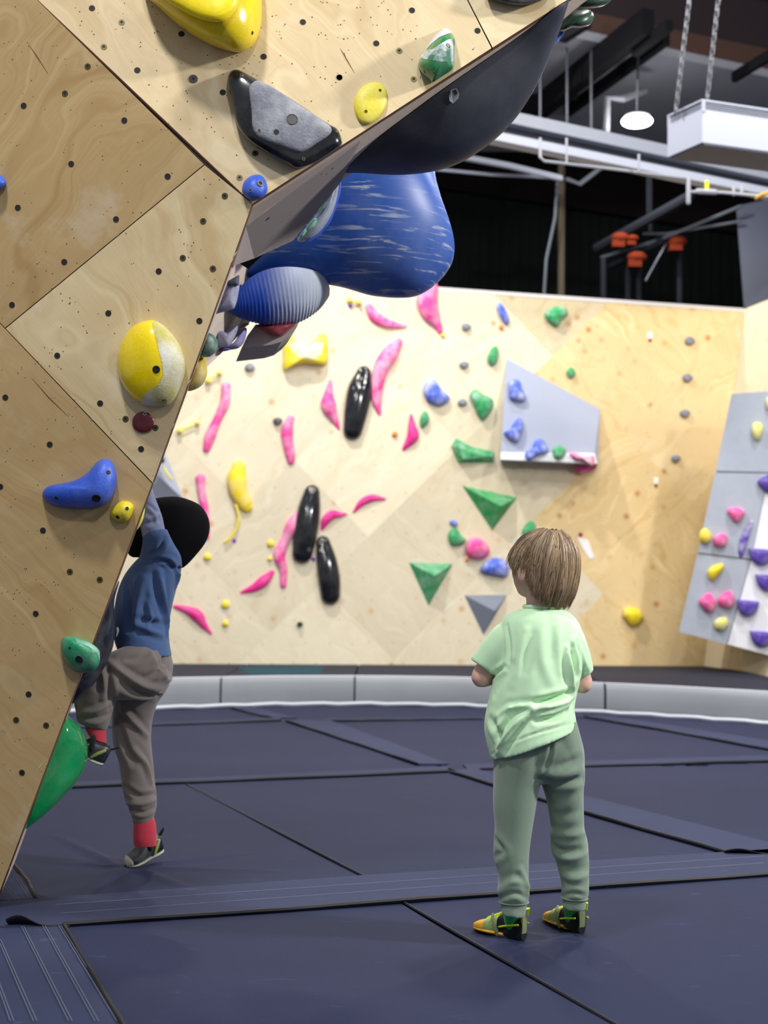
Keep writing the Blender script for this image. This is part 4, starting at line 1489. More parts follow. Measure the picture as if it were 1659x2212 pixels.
add_hold('round_hold', vf, plastic('near_black2', srgb(34, 34, 40), 0.4, 0.2), 'dark round hold cut off by the top of the picture')

# ------------------------------------------------------------------ giant holds behind the edge
def bprof(a):
    # raised lip, groove, then the bowl
    u, v = -math.cos(a), math.sin(a)
    if a < 0.9:
        v = v + 0.05 * math.exp(-((a - 0.10) / 0.09) ** 2) - 0.035 * math.exp(-((a - 0.32) / 0.10) ** 2)
    return u, v
rim = [(746, 364), (776, 334), (824, 290), (890, 240), (958, 190), (1033, 138), (1110, 85), (1165, 44), (1205, 14), (1224, 2)]
S = [(750, 366), (800, 360), (900, 366), (985, 352), (1055, 312), (1112, 258), (1155, 190), (1186, 120), (1208, 60), (1228, 4)]
W = [.02, .09, .16, .20, .22, .22, .21, .17, .11, .03]
Q3 = [PC2.pt(*r) + DV * (w_ + .004) for r, w_ in zip(rim, W)]
Q = [tuple(p) for p in to_px(np.array(Q3))]
Ys = [p[1] for p in Q3]
vf = shell(Q, S, Ys, W, 64, 33, bprof)
q = NT('black_shell')
geo = q.n('ShaderNodeTexCoord').outputs['Object']
q.l(q.mix(q.ramp(q.noise(geo, 6, 5, .6), [(.4, 0.), (.8, .5)]).outputs[0], srgb(50, 52, 62), srgb(84, 88, 102)), q.b.inputs['Base Color'])
q.b.inputs['Roughness'].default_value = 0.5
q.bump(q.noise(geo, 500, 2, .5), 0.25, 0.002)
oS = add_hold('shell_hold', vf, q.m, 'giant dark grey shell-shaped hold under the near overhang')
# printed emblem on the shell: tilted hexagonal tag with a square window
bv = bvh_of(*vf)
def decal(poly, name, mat, lift, parent, bv):
    pts = []
    for x, y in poly:
        p, nn = hit(bv, x, y)
        pts.append(p + nn * lift)
    P = np.array(pts)
    return mk(name, P, [tuple(range(len(P)))], mat, parent, recalc=False, smooth=False)
zs = lambda L: [(700 + x / 2.633, y / 2.633) for x, y in L]
Mdl = flat('emblem_grey', srgb(150, 150, 154), 0.7)
decal(zs([(712, 545), (723, 512), (753, 502), (768, 530), (762, 558), (734, 588), (712, 572)]), 'emblem', Mdl, 0.0030, oS, bv)
decal(zs([(729, 518), (749, 509), (759, 530), (741, 542)]), 'emblem_window', flat('emblem_dark', srgb(34, 35, 42), 0.5), 0.0048, oS, bv)

# giant blue teardrop
Q = [(522, 595), (560, 568), (610, 528), (662, 478), (704, 430), (740, 396), (780, 362), (820, 338), (855, 322), (885, 310), (905, 302), (925, 296)]
S = [(524, 598), (600, 600), (672, 606), (745, 618), (820, 638), (905, 637), (962, 592), (978, 542), (955, 474), (938, 424), (933, 370), (931, 310)]
Ys = np.linspace(4.75, 5.0, 12)
W = [.01, .10, .17, .22, .26, .28, .28, .26, .22, .18, .14, .08]
vf = shell(Q, S, Ys, W, 72, 33)
q = NT('blue_marbled')
geo = q.n('ShaderNodeTexCoord').outputs['Object']
g2 = q.mapped(geo, (3.2, 3.2, 34), (0.0, 0.10, 0))
nz = q.noise(g2, 2.0, 5, .55, 0.6)
msk = q.noise(geo, 5, 3, .5)
m1 = q.n('ShaderNodeMath', operation='MULTIPLY')
q.l(q.ramp(nz, [(.56, 0.), (.63, 1.)]).outputs[0], m1.inputs[0])
q.l(q.ramp(msk, [(.40, 0.), (.62, .85)]).outputs[0], m1.inputs[1])
c = q.mix(m1.outputs[0], srgb(36, 84, 172), srgb(190, 198, 210))
c = q.mix(q.ramp(q.noise(geo, 3.0, 5, .6), [(.5, 0.), (.85, .5)]).outputs[0], c, srgb(150, 164, 200))
q.l(c, q.b.inputs['Base Color'])
q.b.inputs['Roughness'].default_value = 0.42
q.bump(nz, 0.05, 0.004)
add_hold('teardrop_hold', vf, q.m, 'giant blue teardrop hold with white marbled streaks')

# blue ridged shell below it
Q = [(492, 668), (505, 645), (530, 620), (567, 602), (611, 597), (655, 600), (690, 610), (706, 628), (710, 640)]
S = [(493, 672), (515, 684), (548, 695), (590, 703), (630, 700), (662, 688), (690, 668), (706, 648), (711, 640)]
vf = shell(Q, S, np.linspace(4.62, 4.95, 9), [.02, .08, .12, .14, .15, .14, .12, .07, .02], 150, 25, None, 0.016)
q = NT('blue_ridged')
geo = q.n('ShaderNodeTexCoord').outputs['Object']
sx = q.n('ShaderNodeSeparateXYZ')
q.l(geo, sx.inputs[0])
ad = q.n('ShaderNodeMath', operation='MULTIPLY_ADD')
q.l(q.noise(geo, 8, 3, .5), ad.inputs[0])
ad.inputs[1].default_value = 0.10
q.l(sx.outputs[0], ad.inputs[2])
c = q.mix(q.ramp(ad.outputs[0], [(.0, 0.), (.16, 1.)]).outputs[0], srgb(18, 62, 160), srgb(190, 198, 212))
q.l(c, q.b.inputs['Base Color'])
q.b.inputs['Roughness'].default_value = 0.5
add_hold('ridged_hold', vf, q.m, 'blue and white swirled hold with fine ridges below the teardrop')

# grey triangular volume on the overhang
zz = lambda L: [(430 + x / 2.765, 200 + y / 2.765) for x, y in L]
P1 = zz([(205, 1035), (280, 800), (965, 290), (840, 545), (730, 680), (560, 885), (330, 990)])
def fan_volume(pl, Ys, apex, name, mat, label):
    base = [at_y(x, y, Y) for (x, y), Y in zip(pl, Ys)]
    bk = [b + DV * 0.30 for b in base]
    k = len(base)
    V = np.array(base + bk)
    F = [tuple(range(k)), tuple(range(2 * k - 1, k - 1, -1))] + [(i, (i + 1) % k, k + (i + 1) % k, k + i) for i in range(k)]
    return add_hold(name, (V, F), mat, label, 'volume', smooth=False)
M_VOL = flat('volume_taupe', srgb(146, 136, 132), 0.8, bump=0.05, bscale=200)
def wedge_volume(spec, thick, name, mat, label):
    front = np.array([pl.pt(x, y, h) for (x, y), pl, h in spec])
    back = np.array([p - pl.n * (thick + h) for p, (_, pl, h) in zip(front, spec)])
    k = len(front)
    F = [tuple(range(k)), tuple(range(2 * k - 1, k - 1, -1))] + [(i, (i + 1) % k, k + (i + 1) % k, k + i) for i in range(k)]
    return add_hold(name, (np.concatenate([front, back]), F), mat, label, 'volume', smooth=False)
_yE = lambda x, y: PA.pt(x, y)[1] + .045
_fr3 = np.array([at_y(*P1[0], _yE(*P1[0])), at_y(*P1[1], _yE(*P1[1])), PC2.pt(*P1[2], .004)] + [at_y(*P1[i], min(PC2.pt(*P1[i])[1] - .03, y_)) for i, y_ in ((3, 4.36), (4, 4.38), (5, 4.40))] + [at_y(*P1[6], 4.34)])
ov = add_hold('wedge_volume', prism(_fr3, -PC2.n * .06), M_VOL, 'long taupe wedge volume screwed under the near overhang', 'volume', smooth=False)
PV = ov.data
bvv = bvh_of([np.array(v.co) + ORI[ov.name] for v in ov.data.vertices], [tuple(p.vertices) for p in ov.data.polygons])
for x, y, r in zz([(412, 752)])[:1] and [(579, 472, 5.5), (694, 376, 2.2), (706, 376, 2.2), (718, 364, 3), (716, 382, 2), (608, 480, 1.5), (648, 466, 1.5), (648, 480, 1.5)]:
    p, nn = hit(bvv, x, y)
    if p is not None:
        link_copy(BOLT_ME['hole'], 'screw_hole', p + nn * .0002, ov, zq(nn), r * (p[1] / FPX) / 0.01)
# pale dish with blue rim and mint drips beside it
vf = pebble(zz([(840, 510), (800, 600), (720, 700), (640, 800), (585, 885), (650, 885), (720, 840), (780, 760), (815, 680), (838, 580)]), 4.52, 0.06, 44)
od = add_hold('dish_hold', vf, plastic('pale_resin', srgb(150, 158, 178), 0.25, 0.3), 'pale grey blue-rimmed dish hold peeking behind the taupe wedge')
for pl in ([(765, 620), (740, 690), (700, 730), (745, 650)], [(705, 750), (690, 800), (630, 830), (668, 770)], [(650, 815), (620, 860), (595, 862), (625, 820)]):
    mk('mint_grip', *pebble(zz(pl), 4.45, 0.02, 20, 5), plastic('mint', srgb(70, 170, 140), 0.4, 0.4), od)
mk('blue_rim', *tube(np.array([at_y(x, y, 4.50) for x, y in zz([(838, 515), (835, 590), (812, 680), (775, 770), (715, 845), (650, 885)])]), 0.006, 8), BLn, od)
add_hold('jib_hold', pebble([(762, 362), (785, 350), (812, 350), (816, 358), (806, 368), (786, 371), (770, 367)], 4.50, 0.04, 30), plastic('dark_green', srgb(14, 92, 58), 0.4, 0.2), 'small dark green hold tucked under the black shell')
add_hold('jib_hold', pebble([(1200, 62), (1225, 30), (1250, 22), (1275, 22), (1283, 36), (1276, 52), (1255, 60), (1235, 60), (1215, 68)], PC2.pt(1212, 62)[1] + .01, 0.06, 36), plastic('dark_green2', srgb(8, 58, 34), 0.3, 0.08), 'dark green hold at the top right end of the overhang')
add_hold('jib_hold', pebble([(1228, 8), (1250, -10), (1300, -20), (1322, -4), (1305, 12), (1270, 19), (1245, 18)], PC2.pt(1250, 20)[1] + .01, 0.06, 36), plastic('dark_green2', srgb(8, 58, 34), 0.3, 0.08), 'green hold cut by the top edge above the other green hold')
add_hold('jib_hold', pebble([(1190, 96), (1200, 74), (1214, 66), (1220, 70), (1208, 86), (1194, 98)], PC2.pt(1200, 74)[1] + .03, 0.03, 24), BLn, 'tiny blue hold tip behind the upper end of the black shell')
zy = lambda L: [(400 + x / 4.608, 560 + y / 4.608) for x, y in L]
LAV = plastic('lavender', srgb(138, 140, 176), 0.6, 0.5, chalk_scale=14)
vf = pebble(zy([(405, 235), (540, 150), (542, 270), (520, 400), (490, 495), (290, 550), (330, 420)]), 4.46, 0.07, 40, smoothed=False)
ol = add_hold('faceted_hold', vf, LAV, 'lavender faceted hold beside the upper edge, above the green ball')
mk('dark_facet', *pebble(zy([(410, 225), (540, 150), (536, 262), (440, 262), (405, 252)]), 4.40, 0.02, 24, 5, smoothed=False), plastic('slate', srgb(60, 62, 84), 0.6, 0.1), ol)
add_hold('faceted_hold', pebble(zy([(290, 740), (345, 710), (430, 725), (520, 660), (510, 740), (440, 860), (380, 875), (320, 850)]), 4.66, 0.05, 34), LAV, 'pale lavender hold behind the dark green ball hold')
ob = add_hold('faceted_hold', pebble(zy([(610, 680), (600, 790), (540, 880), (430, 905), (330, 920), (360, 885), (480, 830), (540, 740)]), 4.74, 0.05, 34), plastic('violet', srgb(120, 112, 178), 0.6, 0.4), 'violet and lavender hold above the blurred grey knob')
mk('violet_tip', *pebble(zy([(330, 918), (365, 880), (440, 880), (450, 900), (400, 915)]), 4.70, 0.02, 20, 5), plastic('deep_violet', srgb(64, 40, 120), 0.5, 0.1), ob)
P2 = zy([(560, 885), (620, 760), (700, 650), (1140, 610), (1110, 680), (1040, 760), (960, 820), (860, 850)])
ovv = fan_volume(P2, [4.80] * 8, None, 'wedge_volume', flat('volume_taupe2', srgb(184, 174, 168), 0.8, bump=0.05), 'grey-brown wedge volume below the ridged blue hold')
add_hold('red_hold', pebble(zy([(700, 655), (1075, 640), (1040, 700), (960, 770), (900, 782), (840, 760), (770, 710)]), 4.78, 0.06, 36), plastic('dark_red', srgb(140, 20, 44), 0.35, 0.1), 'dark red hold on the grey-brown wedge volume')
add_hold('red_hold', pebble(zy([(540, 680), (590, 640), (640, 645), (600, 668)]), 4.72, 0.015, 20, 5), plastic('dark_red2', srgb(130, 30, 70), 0.5, 0.3), 'tiny crimson hold under the ridged blue hold')
add_hold('ball_hold', pebble(zy([(215, 735), (265, 745), (310, 785), (328, 840), (315, 910), (270, 955), (225, 975), (140, 965), (150, 900), (180, 800)]), 4.36, 0.07, 40), plastic('near_green_dark', srgb(20, 92, 72), 0.45, 0.35, chalk_scale=18), 'dark green ball hold peeking past the wall edge')
add_hold('lobe_hold', pebble(zy([(100, 975), (190, 975), (218, 1070), (215, 1160), (170, 1250), (90, 1300), (20, 1298), (50, 1120)]), 4.44, 0.08, 40), plastic('ochre_yellow', srgb(206, 176, 30), 0.5, 0.35), 'ochre yellow lobe hold below the dark green ball')
add_hold('slim_hold', pebble([(293, 1145), (305, 1110), (311, 1092), (313, 1100), (309, 1122), (300, 1140)], 4.30, 0.03, 24), plastic('pale_yellow', srgb(226, 216, 70), 0.5, 0.2), 'thin pale yellow hold at the wall edge beside the sleeve')
# navy shell and green dome low on the side
Q = [(256, 1255), (236, 1300), (218, 1355), (196, 1415), (172, 1475), (156, 1518)]
S = [(258, 1256), (247, 1300), (248, 1360), (240, 1410), (205, 1475), (158, 1520)]
vf = shell(Q, S, [4.30, 4.34, 4.38, 4.38, 4.35, 4.30], [.02, .10, .15, .15, .10, .02], 48, 21)
add_hold('shell_hold', vf, plastic('navy_black', srgb(20, 24, 38), 0.35, 0.1), 'navy black shell hold in front of the climbing child')
add_hold('stud_hold', pebble([(249, 1358), (254, 1354), (257, 1362), (254, 1372), (250, 1376)], 4.44, 0.012, 18, 5), GY, 'tiny grey stud on the rim of the navy shell')
Q = [(146, 1548), (132, 1580), (114, 1630), (95, 1685), (72, 1748), (56, 1788)]
S = [(147, 1548), (178, 1578), (190, 1625), (172, 1680), (112, 1746), (58, 1790)]
vf = shell(Q, S, [4.28, 4.34, 4.38, 4.36, 4.30, 4.24], [.03, .12, .17, .16, .10, .02], 56, 27)
add_hold('dome_hold', vf, plastic('gloss_green', srgb(10, 140, 76), 0.10, 0.05, 0.03, 0.6), 'large glossy green dome hold under the raised foot')

# ------------------------------------------------------------------ far wall: pink
def pinks():
    G = 'pink holds on the back wall'
    data = [
        ([(796, 662, 8), (808, 682, 12), (832, 697, 11), (855, 703, 7), (875, 705, 4)], PK, 'pink boomerang hold high on the back wall near the small yellow rod'),
        ([(930, 620, 16), (922, 650, 22), (930, 678, 19), (944, 700, 10), (951, 716, 6)], PK, 'long pink carrot-shaped hold touching the blue teardrop'),
        ([(860, 740, 10), (842, 765, 18), (822, 800, 17), (814, 840, 13), (814, 870, 10), (820, 894, 4)], PK, 'longest pink wavy hold right of the upper black rail'),
        ([(714, 824, 4), (710, 852, 10), (710, 876, 17), (722, 904, 9), (732, 926, 3)], PK, 'pink spindle hold left of the upper black rail'),
        ([(488, 834, 10), (486, 868, 11), (470, 905, 9), (454, 942, 12), (446, 970, 8)], PK, 'pink S-shaped hold above the tall yellow hold'),
        ([(628, 903, 7), (620, 930, 13), (622, 958, 12), (627, 982, 11), (628, 996, 8)], PK, 'pink slug-shaped hold beside the small dark knob'),
        ([(888, 897, 3), (890, 922, 9), (892, 942, 13), (880, 960, 8), (872, 970, 4)], PKM, 'small magenta fin hold beside the tiny orange dot'),
        ([(433, 1034, 11), (435, 1062, 9), (441, 1092, 9), (447, 1125, 7), (447, 1160, 6)], PK, 'pink bone-shaped hold partly behind the black hat'),
        ([(765, 1105, 3), (782, 1086, 8), (804, 1076, 8), (831, 1078, 3)], PKM, 'magenta sickle hold with its tip pointing right'),
        ([(696, 1142, 4), (704, 1124, 10), (718, 1112, 10), (735, 1112, 6), (749, 1111, 2)], PKM, 'small magenta fish-shaped hold right of the middle black rail'),
        ([(644, 1108, 6), (632, 1136, 15), (617, 1165, 10), (603, 1200, 13), (612, 1228, 9), (612, 1264, 7)], PK, 'long pink knotted hold left of the middle black rail'),
        ([(521, 1280, 3), (548, 1270, 9), (570, 1255, 12), (588, 1236, 5)], PKM, 'magenta wedge hold left of the lowest black rail'),
        ([(377, 1310, 4), (405, 1318, 9), (426, 1330, 13), (440, 1350, 8), (456, 1368, 3)], PKM, 'lowest magenta lightning-shaped hold beside the blue shirt'),
    ]
    for pts, m, lab in data:
        add_hold('pink_hold', hold_spine(pts, PF, 0.95), m, lab, 'climbing hold', G)
    add_hold('pink_hold', hold_dome([(1012, 1165), (1030, 1160), (1050, 1172), (1058, 1192), (1046, 1206), (1018, 1206), (1006, 1192)], PF, 0.11, (1030, 1178), 28, 9, 0.7), PK, 'rounded pink block hold left of the standing child head', 'climbing hold', G)
pinks()
# black rails
for pts, lab, bl in (([(786, 806, 16), (778, 840, 26), (770, 885, 26), (762, 930, 21)], 'upper glossy black rail hold beside the longest pink hold', [(780, 818, 4), (774, 829, 4)]),
                     ([(674, 1064, 17), (668, 1100, 24), (660, 1150, 26), (653, 1196, 22)], 'middle glossy black rail hold in a steep row of three', [(674, 1056, 3.5), (673, 1062, 4), (668, 1187, 4)]),
                     ([(698, 1172, 15), (705, 1210, 22), (711, 1250, 24), (714, 1286, 21)], 'lowest glossy black rail hold right below the middle one', [(692, 1172, 3.5), (694, 1188, 4)])):
    add_hold('rail_hold', hold_spine(pts, PF, 0.9, 30, 15, 0.6), BK, lab, 'climbing hold', 'black rails on the back wall', bolts=[(x, y, r, 'steel') for x, y, r in bl])
# yellow
YG = 'yellow holds on the back wall'
vf = hold_dome([(613, 728), (630, 724), (640, 740), (660, 752), (680, 738), (690, 722), (706, 726), (708, 760), (704, 788), (660, 786), (632, 790), (613, 800), (611, 765)], PF, 0.14, (660, 768), 48, 10, 0.8)
o = add_hold('horned_hold', vf, YL, 'yellow saddle-shaped hold with two horns high on the back wall', 'climbing hold', YG)
patch(o, vf, [(622, 740), (640, 738), (660, 752), (684, 740), (700, 740), (694, 766), (672, 778), (646, 772), (630, 758)], 'chalked_top', plastic('yellow_chalk', srgb(226, 214, 168), 0.8, 0.6), 0.001, 'chalk-whitened top')
vf = hold_spine([(516, 1008, 14), (512, 1035, 21), (516, 1062, 20), (530, 1090, 15), (534, 1096, 12)], PF, 0.9, 28, 13, 0.6)
o = add_hold('curved_hold', vf, YLC, 'tall yellow chalk-whitened hold left of the middle black rail', 'climbing hold', YG)
add_hold('cable_hold', (lambda P: tube(np.array([PF.pt(x, y, .03) for x, y in P]), 0.012, 8))([(510, 1092), (516, 1115), (512, 1140), (500, 1160), (487, 1171)]), YL, 'thin curved yellow cord below the tall yellow hold', 'cord')
for (x0, y0), (x1, y1), lab in (((389, 931), (427, 914), 'small yellow dumbbell rod beside the wall edge, lower one'), ((450, 823), (474, 806), 'small yellow dumbbell rod beside the ochre lobe, upper one'), ((755, 649), (776, 654), 'small yellow dumbbell rod just under the blue teardrop')):
    a, b = PF.pt(x0, y0, .03), PF.pt(x1, y1, .03)
    rt = mk('dumbbell_rod', *tube(np.array([a, b]), 0.008, 8), plastic('pale_yellow', srgb(226, 216, 70), 0.5, 0.2))
    tag(rt, lab, 'rod', 'yellow dumbbell rods')
    for c, k in ((a, 1.0), (b, .8)):
        mk('knob', *ellipsoid(c, 0.028 * k, 0.03, 0.028 * k, 12, 8), YL, rt)
for x, y, r, lab in ((448, 1203, 8, 'yellow dot hold below the black hat'), (585, 1174, 8, 'yellow dot hold left of the long knotted pink hold'), (487, 1306, 9, 'yellow dot hold, upper of two beside the lowest magenta hold'), (487, 1347, 7, 'yellow dot hold, lower of two beside the lowest magenta hold'), (853, 938, 6, 'tiny orange-yellow dot left of the magenta fin'), (583, 1207, 5, 'faint ochre dot left of the long knotted pink hold'), (957, 724, 5, 'tiny ochre dot at the foot of the pink carrot hold'), (1083, 707, 5, 'tiny orange dot below the small blue hold'), (1009, 1209, 4, 'tiny orange dot below the pink block hold')):
    add_hold('dot_hold', hold_dome([(x + r * math.cos(a) * (1 + .12 * math.sin(3 * a)), y + r * math.sin(a)) for a in np.linspace(0, 6.28, 14, endpoint=False)], PF, 0.03, None, 18, 6), YL if 'orange' not in lab else plastic('orange', srgb(226, 130, 30), 0.5, 0.1), lab, 'climbing hold', 'dot holds on the back wall')
for x, y, lab in ((757, 661, 'tiny purple tag below the topmost yellow rod'), (506, 1168, 'tiny purple tag at the end of the thin yellow cord'), (677, 1208, 'tiny purple tag between the two lower black rails')):
    add_hold('purple_tag', hold_dome([(x + 4.5 * math.cos(a), y + 4.5 * math.sin(a)) for a in np.linspace(0, 6.28, 12, endpoint=False)], PF, 0.012, None, 14, 5), plastic('vivid_purple', srgb(130, 20, 190), 0.5), lab, 'tag', 'purple tags')
vf = hold_dome([(1346, 1316), (1362, 1310), (1384, 1318), (1392, 1334), (1380, 1350), (1364, 1355), (1354, 1342), (1344, 1330)], PF, 0.10, (1366, 1328), 26, 8, 0.75, False)
add_hold('faceted_hold', vf, YL, 'faceted yellow hold low on the stained right part of the back wall', 'climbing hold', YG)
# green
GG = 'green holds on the back wall'
for pl, H, ap, lab in (([(1176, 680), (1186, 668), (1208, 661), (1222, 666), (1226, 680), (1214, 690), (1206, 705), (1192, 700), (1182, 692)], .09, (1200, 682), 'green mitten-shaped hold near the top of the back wall'),
                       ([(1070, 747), (1077, 755), (1075, 780), (1066, 790), (1055, 784), (1054, 768), (1061, 754)], .07, None, 'small upright green hold left of the grey volume peak'),
                       ([(1018, 846), (1030, 841), (1044, 852), (1062, 860), (1066, 876), (1058, 894), (1044, 908), (1032, 896), (1022, 874), (1015, 858)], .10, (1040, 872), 'green heart-shaped hold left of the big grey volume'),
                       ([(908, 900), (918, 888), (927, 900), (924, 916), (910, 924)], .06, None, 'tiny green hold beside the magenta fin'),
                       ([(972, 1145), (984, 1140), (996, 1155), (1006, 1166), (1000, 1176), (976, 1178), (968, 1160)], .07, None, 'small green hold left of the pink block'),
                       ([(1128, 1148), (1136, 1132), (1150, 1126), (1158, 1136), (1156, 1160), (1132, 1166)], .07, None, 'green hold peeking above the standing child hair'),
                       ([(1224, 803), (1232, 793), (1242, 800), (1242, 812), (1230, 816)], .06, None, 'small green ball hold right of the grey volume')):
    add_hold('green_hold', hold_dome(pl, PF, H, ap, 30, 9, 0.7), GN, lab, 'climbing hold', GG)
vf = hold_poly([(985, 946, 0), (974, 964, 0), (988, 1000, 0), (1067, 1000, 0), (1068, 976, 0), (1020, 966, 0), (990, 966, .09), (1000, 992, .10), (1062, 986, .07), (1020, 980, .10)],
               [(0, 1, 6), (1, 2, 7, 6), (2, 3, 8, 7), (3, 4, 8), (4, 5, 9, 8), (5, 0, 6, 9), (6, 7, 9), (7, 8, 9), (0, 5, 4, 3, 2, 1)], PF)
add_hold('green_hold', vf, GN, 'long green fish-tail hold below the heart-shaped green hold', 'climbing hold', GG, smooth=False)
for v, lab, m in (([(998, 1049, 0), (1117, 1075, 0), (1063, 1146, 0), (1082, 1094, .17)], 'larger green pyramid volume below the grey volume', plastic('resin_green_pyr', srgb(40, 150, 76), 0.5, 0.25)),
                  ([(883, 1215, 0), (978, 1218, 0), (926, 1309, 0), (939, 1244, .14)], 'smaller pale green pyramid volume left of the standing child', GNV),
                  ([(1003, 1286, 0), (1095, 1285, 0), (1044, 1372, 0), (1069, 1320, .13)], 'grey pyramid volume beside the mint shoulder', GYV2)):
    add_hold('pyramid_volume', hold_poly(v, [(0, 1, 3), (1, 2, 3), (2, 0, 3), (0, 2, 1)], PF), m, lab, 'volume', 'pyramid volumes', smooth=False)
# blue
BG = 'blue holds on the back wall'
for pl, H, ap, lab in (([(1073, 658), (1080, 653), (1088, 662), (1095, 675), (1100, 694), (1096, 702), (1086, 694), (1076, 676)], .06, None, 'small blue leaf-shaped hold near the top of the back wall'),
                       ([(916, 832), (926, 820), (940, 820), (952, 838), (970, 856), (970, 866), (950, 877), (926, 868), (915, 850)], .09, (938, 848), 'blue half-moon hold beside a grey knob'),
                       ([(1038, 1228), (1050, 1212), (1070, 1205), (1090, 1210), (1100, 1228), (1094, 1246), (1070, 1244), (1044, 1238)], .10, (1070, 1224), 'pale blue hold just left of the child face'),
                       ([(971, 1128), (978, 1122), (988, 1128), (988, 1136), (978, 1136)], .04, None, 'tiny blue dot hold above the small green hold')):
    add_hold('blue_hold', hold_dome(pl, PF, H, ap, 30, 9, 0.7), BL, lab, 'climbing hold', BG)
# big grey volume with holds on it
zv = lambda L: [(1060 + x / 6.381, 760 + y / 6.381) for x, y in L]
q4 = zv([(215, 90), (1510, 790), (1470, 1580), (135, 1520)])
lip = zv([(140, 1385), (1430, 1400)])
vv = [(q4[0][0], q4[0][1], 0), (q4[1][0], q4[1][1], 0), (q4[2][0], q4[2][1], 0.0), (q4[3][0], q4[3][1], 0.0), (lip[0][0], lip[0][1], .27), (lip[1][0], lip[1][1], .27),
      (q4[3][0], q4[3][1] - 6, .28), (q4[2][0], q4[2][1] - 6, .28)]
VV = hold_poly(vv, [(0, 4, 5), (0, 5, 1), (1, 5, 7, 2), (3, 2, 7, 6), (0, 3, 6, 4), (0, 1, 2, 3), (4, 6, 7, 5)], PF)
vol = add_hold('prow_volume', VV, GYV, 'big grey prow volume with blue and green holds on it', 'volume', smooth=False)
_e = np.array([PF.pt(vv[i][0], vv[i][1], vv[i][2] + .003) for i in (4, 5, 7, 6)])
mk('white_edge', *prism(_e, PF.n * .003), flat('board_white', srgb(236, 236, 240), .6, var=.02), vol, smooth=False)
Pq = np.array([PF.pt(*v) for v in vv])
PVF = Plane(Pq[0], np.cross(Pq[4] - Pq[0], Pq[5] - Pq[0]))
for pl, m, H, lab in ((zv([(258, 400), (340, 380), (400, 400), (440, 520), (490, 630), (450, 680), (350, 670), (262, 640), (250, 500)]), BL, .10, 'upper blue hold on the grey volume'),
                      (zv([(180, 1110), (260, 1060), (380, 910), (440, 950), (450, 1040), (400, 1200), (360, 1240), (260, 1200)]), BL, .10, 'middle blue hold on the left edge of the grey volume'),
                      (zv([(470, 1400), (560, 1330), (620, 1220), (700, 1200), (760, 1270), (790, 1380), (640, 1440), (520, 1505)]), BL, .10, 'lowest blue hold at the base of the grey volume'),
                      (zv([(850, 1380), (880, 1310), (960, 1290), (1030, 1340), (1025, 1420), (960, 1478), (880, 1460)]), GN, .09, 'round green hold at the base of the grey volume'),
                      (zv([(1085, 1400), (1150, 1380), (1260, 1440), (1400, 1420), (1435, 1480), (1400, 1570), (1300, 1500), (1150, 1470)]), plastic('pink_chalky', srgb(236, 120, 170), 0.6, 1.0, chalk_scale=7), .09, 'chalky pink and white hold at the base corner of the grey volume')):
    add_hold('volume_hold', hold_dome(pl, PVF, H, None, 30, 9, 0.7), m, lab, 'climbing hold', 'holds on the grey volume')
vf = hold_poly([(1238, 1006, .12), (1286, 1006, .12), (1290, 1012, .06), (1256, 1023, .10), (1240, 1008, .02), (1280, 1004, .02)], [(0, 1, 2, 3), (0, 3, 4), (3, 2, 5, 4), (1, 5, 2), (0, 4, 5, 1)], PF)
add_hold('fin_hold', vf, plastic('pink_fin', srgb(214, 60, 150), 0.5, 0.5), 'pink fin hold hanging under the grey volume', smooth=False)
# grey and dark knobs
for x, y, r, m, lab in ((1007, 706, 9, GY, 'highest grey knob of the column left of the grey volume'), (1003, 788, 9, GY, 'second grey knob of the column left of the grey volume'), (999, 869, 9, GY, 'third grey knob, between the blue half-moon and the green heart'),
                        (540, 793, 10, GY, 'lone grey knob near the yellow saddle hold'), (1490, 736, 10, GY, 'topmost grey knob on the stained right part of the wall'), (1485, 816, 10, GY, 'second grey knob from the top on the right'), (1480, 893, 10, GY, 'third grey knob from the top on the right'), (1460, 990, 9, GY, 'lowest grey knob on the right part of the wall'),
                        (600, 910, 9, plastic('dark_knob', srgb(48, 52, 62), 0.4, 0.3), 'dark knob touching the pink slug hold'), (648, 1348, 6, BK, 'small black knob low on the back wall')):
    add_hold('knob_hold', hold_dome([(x + r * 1.1 * math.cos(a) * (1 + .10 * math.sin(3 * a + x)), y + r * .9 * math.sin(a)) for a in np.linspace(0, 6.28, 14, endpoint=False)], PF, 0.05, None, 22, 7), m, lab, 'climbing hold', 'knobs on the back wall')
# paper tags
MW = flat('paper_white', srgb(236, 234, 232), 0.8)
for x, y, lab in ((1404, 726, 'small white and red paper tag near the top right of the back wall'), (1417, 1040, 'small white and red paper tag below the grey knobs')):
    t = mk('paper_tag', *hold_poly([(x - 5, y - 9, .004), (x + 5, y - 9, .004), (x + 5, y + 5, .004), (x - 5, y + 5, .004), (x - 5, y - 9, 0), (x + 5, y - 9, 0), (x + 5, y + 5, 0), (x - 5, y + 5, 0)], [(0, 1, 2, 3), (7, 6, 5, 4), (0, 4, 5, 1), (1, 5, 6, 2), (2, 6, 7, 3), (3, 7, 4, 0)], PF), MW, smooth=False)
    tag(t, lab, 'tag', 'paper tags')
    mk('red_mark', *hold_dome([(x + 4 * math.cos(a), y + 9 + 4 * math.sin(a)) for a in np.linspace(0, 6.28, 10, endpoint=False)], PF, 0.01, None, 10, 4), plastic('tag_red', srgb(150, 20, 40), 0.5), t)
